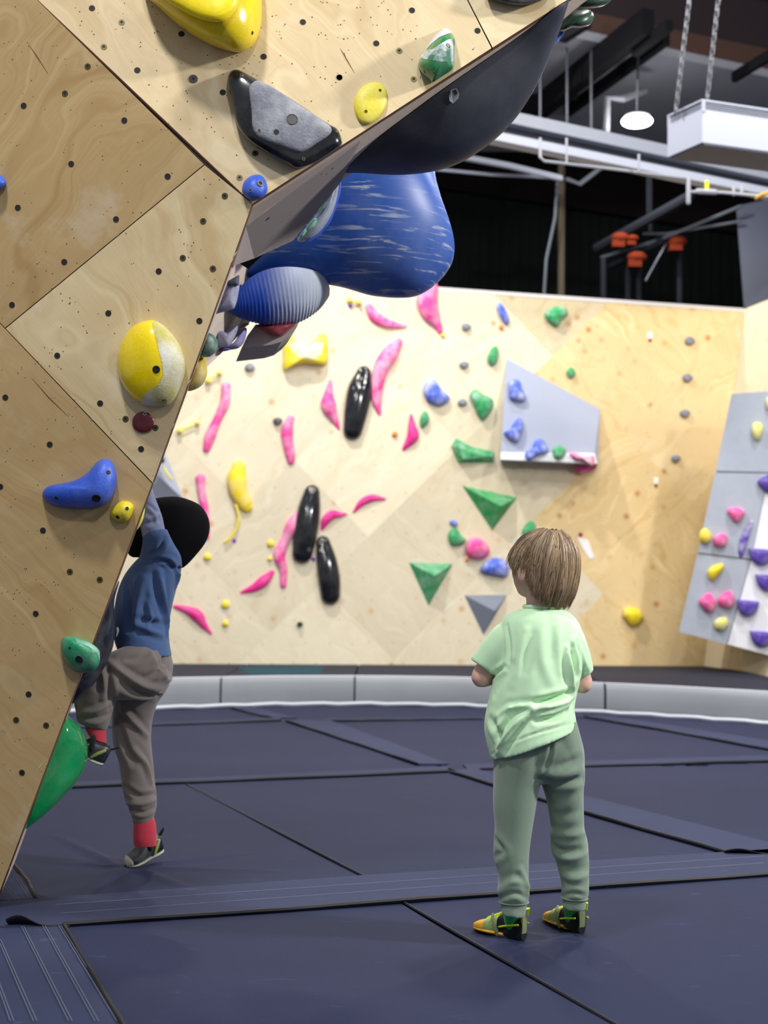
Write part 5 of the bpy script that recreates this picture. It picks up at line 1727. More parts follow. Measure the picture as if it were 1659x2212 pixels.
t = mk('tape_strip', *hold_poly([(1246, 1160, .006), (1270, 1166, .006), (1284, 1204, .006), (1274, 1208, .006), (1256, 1180, .006), (1246, 1160, 0), (1270, 1166, 0), (1284, 1204, 0), (1274, 1208, 0), (1256, 1180, 0)], [(0, 1, 2, 3, 4), (9, 8, 7, 6, 5), (0, 5, 6, 1), (1, 6, 7, 2), (2, 7, 8, 3), (3, 8, 9, 4), (4, 9, 5, 0)], PF), MW, smooth=False)
tag(t, 'crumpled white tape with a dark red end right of the standing child head', 'tape')
mk('red_mark', *hold_dome([(1254 + 5 * math.cos(a), 1155 + 5 * math.sin(a)) for a in np.linspace(0, 6.28, 10, endpoint=False)], PF, 0.012, None, 10, 4), plastic('tag_red', srgb(150, 20, 40), 0.5), t)
# grey volume half hidden by the near edge
VV = hold_poly([(352, 965, 0), (396, 1078, 0), (310, 1078, 0), (300, 1000, 0), (345, 1030, .16)], [(0, 1, 4), (1, 2, 4), (2, 3, 4), (3, 0, 4), (0, 3, 2, 1)], PF)
add_hold('prow_volume', VV, GYV, 'grey pointed volume on the back wall just past the near edge, above the hat', 'volume', smooth=False)
add_hold('knob_hold', pebble([(344, 988), (350, 984), (356, 992), (354, 1000), (346, 1000)], 12.6, 0.03, 16, 5), BK, 'dark knob on the grey volume just past the near edge')
add_hold('cable_hold', tube(np.array([PF.pt(x, y, .18) for x, y in [(353, 1008), (360, 1022), (371, 1036)]]), 0.012, 6), YL, 'short yellow cord on the grey volume past the near edge', 'cord')
# ------------------------------------------------------------------ holds on the kids' board
KG = 'holds on the kids board'
for pl, m, H, lab in (([(1626, 916), (1640, 912), (1649, 924), (1644, 944), (1634, 952), (1624, 934)], plastic('cream_yellow', srgb(222, 214, 120), 0.6, 0.9), .07, 'cream-yellow hold on the upper grey board panel'),
                      ([(1655, 862), (1668, 858), (1672, 880), (1658, 884)], plastic('cream_yellow', srgb(222, 214, 120), 0.6, 0.9), .06, 'cream-yellow hold cut by the right picture edge'),
                      ([(1571, 1104), (1580, 1096), (1600, 1098), (1609, 1108), (1594, 1128), (1584, 1124)], PK, .08, 'uppermost pink hold on the board'),
                      ([(1541, 1164), (1550, 1154), (1566, 1152), (1571, 1166), (1566, 1180), (1546, 1180)], PK, .08, 'pink cube-like hold beside the yellow hold on the board edge'),
                      ([(1510, 1158), (1514, 1146), (1526, 1142), (1537, 1156), (1534, 1170), (1522, 1175), (1512, 1168)], YLC, .08, 'yellow-white hold on the left edge of the board'),
                      ([(1528, 1234), (1540, 1222), (1562, 1218), (1560, 1232), (1538, 1254), (1530, 1246)], YL, .08, 'yellow wedge hold in the middle of the lower board panel'),
                      ([(1510, 1302), (1518, 1288), (1532, 1280), (1545, 1294), (1544, 1318), (1528, 1322)], PK, .09, 'left one of the two low pink holds on the board'),
                      ([(1550, 1298), (1560, 1282), (1578, 1276), (1586, 1292), (1582, 1312), (1560, 1312)], PK, .09, 'right one of the two low pink holds on the board'),
                      ([(1541, 1344), (1552, 1334), (1570, 1334), (1574, 1348), (1562, 1362), (1546, 1360)], plastic('cream_yellow', srgb(222, 214, 120), 0.6, 0.9), .07, 'cream hold at the foot of the board below the pink pair'),
                      ([(1636, 1040), (1650, 1030), (1680, 1020), (1690, 1050), (1662, 1066), (1642, 1052)], PU, .08, 'purple pointed hold at the upper left of the white panel')):
    add_hold('board_hold', hold_dome(pl, PG, H, None, 26, 8, 0.7), m, lab, 'climbing hold', KG)
add_hold('board_hold', hold_spine([(1624, 1128, 4), (1614, 1148, 8), (1606, 1170, 9), (1602, 1190, 8), (1600, 1200, 5)], PG, 0.8, 20, 9), plastic('purple_chalky', srgb(96, 74, 166), 0.5, 0.8), 'long curved purple hold between grey and white panels', 'climbing hold', KG)
for x, y, wd, ht, lab in ((1646, 1184, 29, 37, 'purple half-moon step, highest of four on the white panel'), (1660, 1240, 28, 37, 'purple half-moon step, second from the top on the white panel'), (1616, 1295, 24, 37, 'purple half-moon step, third from the top, nearest the pink pair'), (1648, 1362, 28, 36, 'purple half-moon step, lowest on the white panel')):
    pl = [(x - wd, y), (x + wd, y + 4)] + [(x + wd * math.cos(a), y + ht * math.sin(a) ** .8) for a in np.linspace(0.15, math.pi - 0.15, 12)]
    add_hold('half_moon_step', hold_dome(pl, PG, 0.08, (x, y + ht * .4), 34, 8, 0.3, False), PU, lab, 'climbing hold', 'purple half-moon steps')
# ================================================================== PEOPLE
SKIN = NT('skin')
_g = SKIN.n('ShaderNodeTexCoord').outputs['Object']
SKIN.l(SKIN.mix(SKIN.noise(_g, 18, 4, .6), srgb(222, 172, 152), srgb(232, 190, 172)), SKIN.b.inputs['Base Color'])
SKIN.b.inputs['Roughness'].default_value = 0.5
SKIN.b.inputs['Subsurface Weight'].default_value = 0.12
SKIN.b.inputs['Subsurface Radius'].default_value = (0.02, 0.008, 0.005)
M_SKIN = SKIN.m


def cloth(name, col, weave=900.0, bump=0.25, fuzz=0.3, var=0.06):
    q = NT(name)
    g = q.n('ShaderNodeTexCoord').outputs['Object']
    nz = q.noise(g, weave, 2, .5)
    big = q.noise(g, 14, 4, .6)
    c = q.mix(big, [x * (1 - var) for x in col], [min(1, x * (1 + var)) for x in col])
    c = q.mix(q.ramp(nz, [(.3, 0.), (.7, .18)]).outputs[0], c, [x * .7 for x in col])
    q.l(c, q.b.inputs['Base Color'])
    q.b.inputs['Roughness'].default_value = 0.85
    q.b.inputs['Specular IOR Level'].default_value = 0.2
    q.b.inputs['Sheen Weight'].default_value = fuzz
    q.bump(nz, bump, 0.001)
    return q.m


def ringLR(L, R, Y, ry, n=36, p=2.2, YR=None):
    """cross-section spanning two silhouette pixels; Y is the depth (or depths) of its axis"""
    a, b = at_y(*L, Y), at_y(*R, Y if YR is None else YR)
    c, hx = (a + b) / 2, (b - a) / 2
    t = np.linspace(0, 2 * math.pi, n, endpoint=False)
    cx = np.sign(np.cos(t)) * np.abs(np.cos(t)) ** (2 / p)
    sy = np.sign(np.sin(t)) * np.abs(np.sin(t)) ** (2 / p)
    return c + cx[:, None] * hx + sy[:, None] * np.array([0, ry, 0.0])


def loft_px(rows, sub=3, n=36):
    """rows: (xL,yL,xR,yR,Y,ry[,YR])"""
    A_ = np.array([list(r) + ([r[4]] if len(r) == 6 else []) for r in rows], float)
    k = len(A_)
    R = []
    for t in np.linspace(0, k - 1, (k - 1) * sub + 1):
        i = min(int(t), k - 2)
        u = t - i
        p1, p2 = A_[i], A_[i + 1]
        p0 = A_[i - 1] if i > 0 else 2 * p1 - p2
        p3 = A_[i + 2] if i + 2 < k else 2 * p2 - p1
        r = 0.5 * ((2 * p1) + (p2 - p0) * u + (2 * p0 - 5 * p1 + 4 * p2 - p3) * u * u + (3 * p1 - p0 - 3 * p2 + p3) * u ** 3)
        R.append(ringLR(r[0:2], r[2:4], r[4], max(r[5], .004), n, 2.2, r[6]))
    return loft(R)


def garment(name, pieces, voxel, folds, mat, parent, smooth_it=4, label=None):
    V, F, N = remeshed(*join(pieces), voxel, smooth_it)
    V = crease(V, F, N, folds)
    o = mk(name, V, F, mat, parent, smooth='full', recalc=False)
    if label:
        o['label'] = label
    return o, V, F


def hand(wrist, d, pn, s, curl=0.5, side=1):
    """palm and five bent fingers; d points to the fingertips, pn out of the palm"""
    d = d / np.linalg.norm(d)
    pn = pn - d * (pn @ d)
    pn /= np.linalg.norm(pn)
    w_ = np.cross(d, pn) * side
    out = []
    pal = [(0.0, .020, .013), (.25, .026, .014), (.6, .033, .013), (.9, .033, .011)]
    R = []
    a = np.linspace(0, 2 * math.pi, 14, endpoint=False)
    for t, hw, th in pal:
        R.append(wrist + d * (t * .075 * s) + np.cos(a)[:, None] * w_ * hw * s + np.sin(a)[:, None] * pn * th * s)
    out.append(loft(R))
    for k, (off, ln, r) in enumerate(((-.025, .060, .0078), (-.008, .070, .0082), (.009, .066, .0080), (.024, .052, .0070))):
        p = wrist + d * .064 * s + w_ * off * s
        dd = d.copy()
        P = [p - d * .01 * s]
        for j, f in enumerate((.45, .32, .23)):
            P.append(P[-1] + dd * (ln * f + (.01 if j == 0 else 0)) * s)
            ang = curl * (0.9 if j == 0 else 1.0)
            dd = dd * math.cos(ang) + pn * math.sin(ang)
        out.append(tube(np.array(P), [r * s, r * s, r * .95 * s, r * .8 * s], 8))
    p = wrist + d * .018 * s - w_ * .018 * s
    t1 = p + (d * .5 - w_ * .75 + pn * .25) * .030 * s
    t2 = t1 + (d * .85 - w_ * .2 + pn * .45) * .026 * s
    t3 = t2 + (d * .9 + w_ * .1 + pn * .4) * .018 * s
    out.append(tube(np.array([p, t1, t2, t3]), [.011 * s, .0095 * s, .0085 * s, .007 * s], 8))
    return out


def basis(f, u=(0, 0, 1.0)):
    f = np.asarray(f, float) / np.linalg.norm(f)
    u = np.asarray(u, float)
    u = u - f * (u @ f)
    u /= np.linalg.norm(u)
    return np.stack([np.cross(f, u), f, u], 1)        # columns: right, forward, up


def head_parts(c, f, s, u=(0, 0, 1.0)):
    """skull, jaw, nose, lips, ears; s = half head height"""
    B = basis(f, u)
    T = lambda x, y, z: c + B @ np.array([x, y, z]) * s
    E = lambda x, y, z, a, b, d: ellipsoid(T(x, y, z), a * s, b * s, d * s, 22, 14, B)
    return [E(0, -.05, .12, .80, .95, .88), E(0, .22, -.30, .62, .66, .62), E(0, .48, -.62, .36, .32, .26),
            E(.34, .50, -.22, .26, .24, .26), E(-.34, .50, -.22, .26, .24, .26),
            E(0, .88, -.16, .11, .16, .13), E(0, .80, -.02, .08, .12, .22), E(0, .80, -.44, .20, .10, .05), E(0, .79, -.52, .16, .09, .05),
            E(.85, -.02, -.16, .08, .17, .26), E(-.85, -.02, -.16, .08, .17, .26)], T, B


# ------------------------------------------------------------------ standing child (seen from behind, face turned left)
YC = 3.72
sk = 3100 / YC
HC = at_y(1174, 1226, YC)
HS = 0.095
face = np.array([-math.sin(math.radians(42)), math.cos(math.radians(42)), 0.10])
hp, HT, HB = head_parts(HC, face, HS)
neck = tube(np.array([HC + [0, .0, -.06], at_y(1172, 1310, YC), at_y(1170, 1345, YC)]), [.044, .043, .055], 18)
# arms: elbows show at both sides, forearms fold forward out of sight
elL, elR = at_y(1041, 1462, YC + .03), at_y(1258, 1476, YC + .02)
shL, shR = at_y(1092, 1365, YC + .01), at_y(1246, 1378, YC + .01)
wrL, wrR = at_y(1120, 1440, YC + .17), at_y(1210, 1440, YC + .17)
body_parts = hp + [neck,
    tube(np.array([shL + [.02, 0, -.02], (shL + elL) / 2, elL]), [.020, .026, .0285], 14),
    tube(np.array([elL, (elL * .5 + wrL * .5), wrL]), [.0285, .027, .019], 14),
    tube(np.array([shR + [-.025, 0, -.02], (shR + elR) / 2 + [-.006, 0, 0], elR]), [.020, .025, .027], 14),
    tube(np.array([elR, (elR * .5 + wrR * .5), wrR]), [.027, .026, .019], 14),
    tube(np.array([at_y(1168, 1340, YC), at_y(1160, 1420, YC + .01), at_y(1152, 1520, YC + .01), at_y(1158, 1600, YC + .01)]), [.050, .064, .064, .060], 20),
    tube(np.array([at_y(1120, 1640, YC), at_y(1108, 1800, YC), at_y(1110, 1960, YC - .01)]), [.036, .028, .022], 14),
    tube(np.array([at_y(1212, 1640, YC + .03), at_y(1226, 1800, YC + .05), at_y(1240, 1950, YC + .06)]), [.036, .028, .022], 14)]
body_parts += hand(wrL, np.array([.75, .55, .2]), np.array([.3, -.2, .9]), 0.72, .7, 1)
body_parts += hand(wrR, np.array([-.75, .55, .2]), np.array([-.3, -.2, .9]), 0.72, .7, -1)
V, F, N = remeshed(*join(body_parts), 0.0038, 5)
kid = mk('person', V, F, M_SKIN, smooth='full', recalc=False, origin=np.array([*at_y(1165, 1300, YC)[:2], 0.0]))
tag(kid, 'small child in a mint t-shirt standing with back to the camera, looking left', 'person')
for sx in (-.30, .30):
    e = mk('eye', *ellipsoid(HT(sx, .80, -.02), .011, .011, .011, 14, 10), flat('eye_white', srgb(232, 230, 226), 0.2), kid)
    mk('iris', *ellipsoid(HT(sx, .895, -.02), .005, .004, .005, 10, 8), flat('iris', srgb(70, 60, 50), 0.2), e)

M_SHIRT = cloth('mint_cotton', srgb(206, 242, 198), 1100, .15, .15, .02)
torso = loft_px([(1136, 1313, 1213, 1315, YC, .044), (1116, 1318, 1228, 1322, YC, .060), (1094, 1329, 1245, 1338, YC, .072), (1081, 1348, 1256, 1360, YC, .082),
                 (1078, 1380, 1260, 1390, YC, .092), (1075, 1425, 1259, 1432, YC, .100), (1066, 1465, 1252, 1470, YC, .106), (1056, 1508, 1244, 1505, YC, .110),
                 (1046, 1562, 1240, 1530, YC, .113), (1050, 1600, 1243, 1550, YC, .116), (1060, 1640, 1244, 1571, YC, .120)])
slL = loft_px([(1100, 1345, 1120, 1420, YC + .00, .050), (1074, 1350, 1104, 1425, YC + .005, .052), (1050, 1376, 1092, 1444, YC + .012, .052), (1030, 1404, 1082, 1456, YC + .02, .050), (1016, 1424, 1074, 1463, YC + .025, .049)])
slR = loft_px([(1225, 1420, 1245, 1352, YC + .00, .050), (1240, 1424, 1258, 1364, YC + .005, .050), (1250, 1442, 1269, 1395, YC + .01, .048), (1254, 1455, 1277, 1425, YC + .015, .046), (1256, 1465, 1281, 1446, YC + .02, .046)])
folds = [([(1150, 1535), (1185, 1528), (1215, 1518), (1236, 1508)], 0.0135, .009), ([(1158, 1520), (1195, 1510), (1232, 1498)], -0.0121, .008),
         ([(1075, 1545), (1100, 1530), (1140, 1525), (1180, 1522)], 0.0081, .007), ([(1100, 1530), (1085, 1560), (1070, 1580)], 0.0081, .008),
         ([(1075, 1625), (1095, 1590), (1120, 1560), (1150, 1535)], 0.0121, .010), ([(1090, 1620), (1110, 1585), (1135, 1555)], -0.0081, .008),
         ([(1060, 1555), (1070, 1575), (1078, 1590)], -0.0095, .010), ([(1160, 1548), (1195, 1540), (1228, 1525)], 0.0108, .007), ([(1162, 1558), (1195, 1550), (1225, 1538)], -0.0081, .007),
         ([(1135, 1362), (1125, 1400), (1118, 1440), (1108, 1480)], 0.0040, .010), ([(1150, 1370), (1140, 1410), (1135, 1450)], -0.0027, .010),
         ([(1226, 1400), (1228, 1430), (1234, 1470), (1240, 1500)], 0.0108, .008), ([(1236, 1400), (1240, 1430), (1246, 1460)], -0.0121, .009),
         ([(1190, 1345), (1192, 1380), (1188, 1420)], -0.0027, .012), ([(1175, 1350), (1170, 1400), (1180, 1450), (1200, 1490)], 0.0027, .012),
         ([(1205, 1352), (1208, 1400), (1214, 1450)], 0.0027, .010),
         ([(1095, 1350), (1100, 1385), (1100, 1420), (1095, 1445)], -0.0054, .005), ([(1090, 1440), (1078, 1450), (1066, 1462)], -0.0081, .006), ([(1105, 1435), (1085, 1470), (1070, 1500)], -0.0054, .010),
         ([(1245, 1385), (1250, 1410), (1252, 1440)], -0.0054, .005), ([(1256, 1400), (1262, 1425), (1268, 1445)], 0.0041, .006)]
hemf = [([(1062, 1630), (1088, 1611), (1120, 1598), (1165, 1582), (1243, 1561)], -.0025, .003)]
shirt, Vs, Fs = garment('t_shirt', [torso, slL, slR], .0045, folds + hemf, M_SHIRT, kid, 4, 'mint green short-sleeved t-shirt')
# neckband
q = ringLR((1133, 1310), (1216, 1312), YC, .046, 30)
q = np.concatenate([q, q[:1]])
mk('neckband', *tube(q, .0055, 8, False), M_SHIRT, shirt)

M_PANTS = cloth('sage_fleece', srgb(126, 145, 126), 700, .4, .35, .05)
legL = loft_px([(1064, 1575, 1172, 1560, YC + .005, .098), (1062, 1610, 1180, 1590, YC + .005, .100), (1066, 1650, 1178, 1640, YC, .092), (1066, 1690, 1167, 1688, YC - .005, .078), (1065, 1735, 1158, 1740, YC - .01, .066),
                (1069, 1790, 1149, 1795, YC - .01, .058), (1066, 1845, 1143, 1842, YC - .01, .053), (1076, 1890, 1142, 1885, YC - .012, .047), (1074, 1922, 1144, 1920, YC - .015, .046), (1077, 1940, 1142, 1944, YC - .015, .042), (1081, 1952, 1139, 1952, YC - .015, .036), (1084, 1976, 1134, 1980, YC - .02, .034)])
legR = loft_px([(1160, 1560, 1242, 1550, YC + .015, .098), (1156, 1600, 1256, 1600, YC + .02, .098), (1160, 1640, 1262, 1635, YC + .025, .090), (1168, 1686, 1261, 1680, YC + .03, .076), (1181, 1730, 1260, 1728, YC + .04, .062),
                (1189, 1785, 1262, 1785, YC + .045, .056), (1189, 1830, 1270, 1822, YC + .05, .053), (1202, 1866, 1272, 1870, YC + .05, .048), (1212, 1905, 1272, 1905, YC + .05, .046), (1213, 1930, 1271, 1930, YC + .05, .044), (1215, 1940, 1267, 1942, YC + .05, .036), (1215, 1962, 1265, 1965, YC + .05, .034)])
pelv = loft_px([(1066, 1570, 1242, 1552, YC + .01, .096), (1063, 1610, 1256, 1602, YC + .01, .100), (1066, 1648, 1261, 1638, YC + .012, .094), (1074, 1672, 1258, 1668, YC + .012, .082), (1096, 1688, 1240, 1684, YC + .012, .060)])
pf = [([(1168, 1682), (1200, 1690), (1240, 1686), (1260, 1682)], -.010, .010), ([(1170, 1668), (1210, 1672), (1255, 1660)], .006, .012),
      ([(1186, 1565), (1190, 1620), (1172, 1680)], -.004, .005),
      ([(1190, 1800), (1225, 1805), (1262, 1800)], .006, .010), ([(1188, 1822), (1215, 1838), (1250, 1835)], -.007, .009), ([(1195, 1845), (1230, 1855), (1268, 1845)], .005, .009), ([(1200, 1865), (1235, 1878), (1268, 1872)], -.004, .009), ([(1208, 1890), (1240, 1900), (1270, 1892)], .004, .008),
      ([(1215, 1655), (1235, 1645), (1252, 1636)], -.004, .009), ([(1205, 1745), (1225, 1738), (1250, 1722)], .004, .010), ([(1208, 1765), (1230, 1760), (1252, 1750)], -.004, .010),
      ([(1070, 1812), (1085, 1838), (1070, 1850)], -.006, .008), ([(1076, 1925), (1110, 1905), (1140, 1915)], .005, .009), ([(1080, 1940), (1112, 1930), (1138, 1940)], -.005, .006), ([(1125, 1880), (1138, 1905), (1142, 1930)], .005, .008),
      ([(1216, 1935), (1240, 1930), (1268, 1936)], -.004, .006)]
pants, Vp, Fp = garment('sweatpants', [legL, legR, pelv], .0045, pf, M_PANTS, kid, 5, 'sage green cuffed sweatpants')
for (l, r, Y) in (((1079, 1948), (1141, 1948), YC - .015), ((1213, 1938), (1269, 1940), YC + .05)):
    q = ringLR(l, r, Y, .038, 26)
    mk('cuff_seam', *tube(np.concatenate([q, q[:1]]), .0022, 6, False), M_PANTS, pants)

# hair: thousands of fine tapered locks falling from a whorl at the crown
def make_hair(name, parent, c, f, col_a, col_b, n, rad, drop, seed, label):
    r = np.random.RandomState(seed)
    B = basis(f)
    rx, ry, rz = rad
    Vv, Ff, tone = [], [], []
    SEG = 11
    NCL = 190
    cl = np.stack([r.rand(NCL) * 2 * math.pi, r.randn(NCL) * .085, r.rand(NCL), r.randn(NCL) * .020, r.rand(NCL)], 1)
    for k in range(n):
        ci = cl[r.randint(NCL)]
        phi = (ci[0] + r.randn() * .045) % (2 * math.pi)            # 0 = face direction
        dphi = (phi + math.pi) % (2 * math.pi) - math.pi
        ang = abs(dphi)
        if ang < 0.75 and r.rand() < .5:
            continue
        end = np.interp(dphi, *drop)
        end += r.randn() * .05 + ci[1]
        z0 = .10 + .86 * (1 - r.rand() ** 1.6)
        lift = 1.015 + .035 * r.rand() ** 2 + ci[3]
        twist = .55 * (ci[4] * 1.4 - .4) + .08 * r.randn()
        wob = r.rand() * 6.28
        wa = .012 + .02 * r.rand()
        pts = []
        if z0 < end + .2:
            z0 = end + .3
        for j in range(SEG):
            t = j / (SEG - 1)
            z = z0 + (end - z0) * t
            if z > 0:
                h = math.sqrt(max(0, 1 - (z / 1.0) ** 2))
                sh = .16 * z * z
            else:
                zz_ = -z
                h = 1.0 - .16 * zz_ ** 2 - (.30 * max(0, zz_ - .5) if ang > 2.55 else .10 * max(0, zz_ - .6))
                sh = 0
            a = phi + twist * (1 - t) * .6 + wa * math.sin(wob + 4 * t)
            fl = 1 + wa * 1.3 * math.sin(wob * 2 + 3 * t) + (.05 * max(0, t - .75) * r.rand() * 4)
            p = np.array([math.sin(-a) * h * rx * lift * fl, math.cos(a) * h * ry * lift * fl - sh * ry * 1.2, z * rz * (lift if z > 0 else 1)])
            pts.append(c + B @ p)
        P = np.array(pts)
        w0 = .0009 + .0007 * r.rand()
        wd = w0 * np.interp(np.linspace(0, 1, SEG), [0, .15, .7, 1], [.5, 1, .9, .12])
        T = np.gradient(P, axis=0)
        T /= np.linalg.norm(T, axis=1)[:, None] + 1e-9
        out_ = P - c
        out_ /= np.linalg.norm(out_, axis=1)[:, None] + 1e-9
        s_ = np.cross(T, out_)
        s_ /= np.linalg.norm(s_, axis=1)[:, None] + 1e-9
        b = len(Vv) * SEG * 3
        tri = np.stack([P + s_ * wd[:, None] * 1.2, P - s_ * wd[:, None] * 1.2, P + out_ * wd[:, None]], 1).reshape(-1, 3)
        Vv.append(tri)
        base = b
        for j in range(SEG - 1):
            for q in range(3):
                a0 = base + j * 3 + q
                a1 = base + j * 3 + (q + 1) % 3
                Ff.append((a0, a1, a1 + 3, a0 + 3))
        tone.append(np.full(SEG * 3, np.clip(.62 * ci[2] + .38 * r.rand(), 0, 1)))
    V = np.concatenate(Vv)
    q = NT(name + '_mat')
    at = q.n('ShaderNodeAttribute', attribute_name='lock_tone')
    q.l(q.ramp(at.outputs['Fac'], [(0., col_a), (.6, [(x + y) / 2 for x, y in zip(col_a, col_b)]), (1., col_b)]).outputs[0], q.b.inputs['Base Color'])
    q.b.inputs['Roughness'].default_value = 0.36
    q.b.inputs['Specular IOR Level'].default_value = 0.5
    o = mk(name, V, Ff, q.m, parent, smooth='full', recalc=False)
    o['label'] = label
    a = o.data.attributes.new('lock_tone', 'FLOAT', 'POINT')
    a.data.foreach_set('value', np.concatenate(tone))
    tag(o, kind='stuff')
    return o


# drop: lower end of the hair (in half-heights) from the face round to the nape
hair = make_hair('hair', kid, HC + np.array([0, 0, 0.002]), face, srgb(104, 82, 62), srgb(206, 178, 142), 5600, (.0815, .0915, .0985), ([-3.15, -2.3, -1.7, -1.2, -.8, 0, .7, 1.0, 1.35, 1.7, 1.95, 2.4, 3.15], [-1.0, -.93, -.75, -.5, .1, .35, .12, .0, -.16, -.22, -.70, -.92, -1.0]), 5, 'light brown straight chin-length hair')
cap, cf = ellipsoid(HC + [0, 0, .030], .0775, .087, .070, 30, 18, HB)
mk('hair_base', cap, cf, flat('hair_under', srgb(66, 50, 38), 0.6), hair)


# ------------------------------------------------------------------ shoes
def shoe(person, name, heel, toe, wid, hgt, mats, label, pitch=0.0, sole=None, up=None, open_t=(.08, .46)):
    """shoe lofted heel to toe; mats: heel, upper, toe materials; returns (root part, local->world)"""
    heel, toe = np.asarray(heel, float), np.asarray(toe, float)
    f = toe - heel
    L = np.linalg.norm(f)
    f /= L
    u = np.array([0, 0, 1.0]) if up is None else np.asarray(up, float)
    u = u - f * (u @ f)
    u /= np.linalg.norm(u)
    s = np.cross(f, u)
    W = lambda t: wid * np.interp(t, [0, .06, .2, .4, .62, .8, .93, 1.0], [.30, .58, .74, .74, .98, 1.0, .72, .22])
    H = lambda t: hgt * np.interp(t, [0, .06, .2, .42, .55, .7, .85, .95, 1.0], [.80, 1.0, 1.02, .98, .82, .62, .48, .34, .14])
    X = lambda t, a, b: heel + f * (t * L) + s * a + u * b
    def part(t0, t1, n=9, lo=0.0, hi=1.0, grow=1.0):
        R = []
        for t in np.linspace(t0, t1, n):
            an = np.linspace(0, 2 * math.pi, 28, endpoint=False)
            g = []
            for a in an:
                ca, sa = math.cos(a), math.sin(a)
                g.append(X(t, W(t) / 2 * grow * np.sign(ca) * abs(ca) ** .75, H(t) * (.5 + .5 * grow * np.sign(sa) * abs(sa) ** .7)))
            R.append(np.array(g))
        return loft(R)
    return part, X, W, H, f, s, u, L


M_OR = plastic('shoe_orange', srgb(232, 172, 8), 0.55, 0.10, 0.3)
M_PGRN = cloth('shoe_pale_green', srgb(150, 176, 110), 900, .3, .2)
M_BLKEL = cloth('shoe_black', srgb(24, 26, 28), 900, .3, .1)
M_LIME = flat('lime_cord', srgb(208, 226, 30), 0.6)
M_TABG = cloth('shoe_tab', srgb(130, 138, 96), 700, .4, .2)
M_SOCKG = cloth('sock_green', srgb(20, 140, 72), 500, .6, .2)
M_SOCKY = cloth('sock_yellow', srgb(222, 200, 50), 500, .5, .2)


def yellow_shoe(heel_px, toe_px, leg_px, label):
    heel, toe = at_z(*heel_px, -.005), at_z(*toe_px, -.005)
    part, X, W, H, f, s, u, L = shoe(kid, 'shoe', heel, toe, .070, .055, None, label)
    root = mk('climbing_shoe', *part(.40, .74, 8), M_PGRN, kid)
    root['label'] = label
    mk('toe_cap', *part(.66, 1.0, 10, grow=1.03), M_OR, root)
    mk('heel_cup', *part(.0, .42, 9), M_BLKEL, root)
    R = []
    for t in np.linspace(.30, .98, 14):
        an = np.linspace(0, 2 * math.pi, 20, endpoint=False)
        R.append(np.array([X(t, W(t) / 2 * 1.05 * np.sign(math.cos(a)) * abs(math.cos(a)) ** .8, .007 + .0085 * math.sin(a)) for a in an]))
    mk('sole_rand', *loft(R), M_OR, root)
    # heel tab with pull loop
    V = []
    for t, b in ((.02, .003), (-.012, .025), (-.014, .05), (.0, .066)):
        for a in (-.008, .008):
            V.append(X(t, a, b))
            V.append(X(t + .04, a, b))
    Vn = np.array(V)
    F = []
    for i in range(3):
        o0, o1 = i * 4, (i + 1) * 4
        F += [(o0, o0 + 2, o1 + 2, o1), (o0 + 1, o1 + 1, o1 + 3, o0 + 3), (o0, o1, o1 + 1, o0 + 1), (o0 + 2, o0 + 3, o1 + 3, o1 + 2)]
    F += [(0, 1, 3, 2), (12, 14, 15, 13)]
    tab = mk('heel_tab', Vn, F, M_TABG, root)
    mk('pull_loop', *tube(np.array([X(-.005, -.012, .062), X(-.03, -.012, .080), X(-.03, .012, .080), X(-.005, .012, .062)]), .0035, 6), M_LIME, tab)
    # side strap and laces
    for sg in (-1, 1):
        mk('lime_strap', *tube(np.array([X(.02, sg * W(.05) * .52, .040), X(.2, sg * W(.2) * .53, .034), X(.36, sg * W(.36) * .53, .026)]), .0028, 6), M_LIME, root)
        q = np.array([X(.40, sg * W(.4) * .50, .004), X(.43, sg * W(.43) * .54, .022), X(.50, sg * W(.5) * .45, .040), X(.56, sg * W(.56) * .25, .050)])
        mk('side_wing', *tube(q, [.005, .0055, .005, .004], 8), M_TABG, root)
    for k, t in enumerate((.46, .53, .60, .66)):
        b = H(t)
        q = np.array([X(t - .02, -W(t) * .46, b * .62), X(t, -W(t) * .28, b * .98), X(t + .02, 0, b * 1.06), X(t + .03, W(t) * .28, b * .98), X(t + .03, W(t) * .46, b * .62)])
        mk('lace', *tube(catmull(q, 10), .0026, 6), M_LIME, root)
    # sock
    an = X(.20, 0, .03)
    top = at_y(*leg_px, an[1])
    sk_ = mk('sock', *tube(np.array([an, an * .5 + top * .5, top + [0, 0, .03]]), [.027, .027, .028], 18), M_SOCKG, kid)
    sk_['label'] = 'green ribbed sock'
    mk('sock_patch', *ellipsoid(an * .45 + top * .55 + s * -.0 + f * .018 - np.array([0, .010, 0]), .016, .016, .018, 12, 10), M_SOCKY, sk_)
    return root


yellow_shoe((1132, 2031), (1030, 2003), (1110, 1975), 'yellow and pale green climbing shoe with lime laces')
yellow_shoe((1257, 2017), (1186, 1983), (1240, 1963), 'yellow and pale green climbing shoe with lime laces')

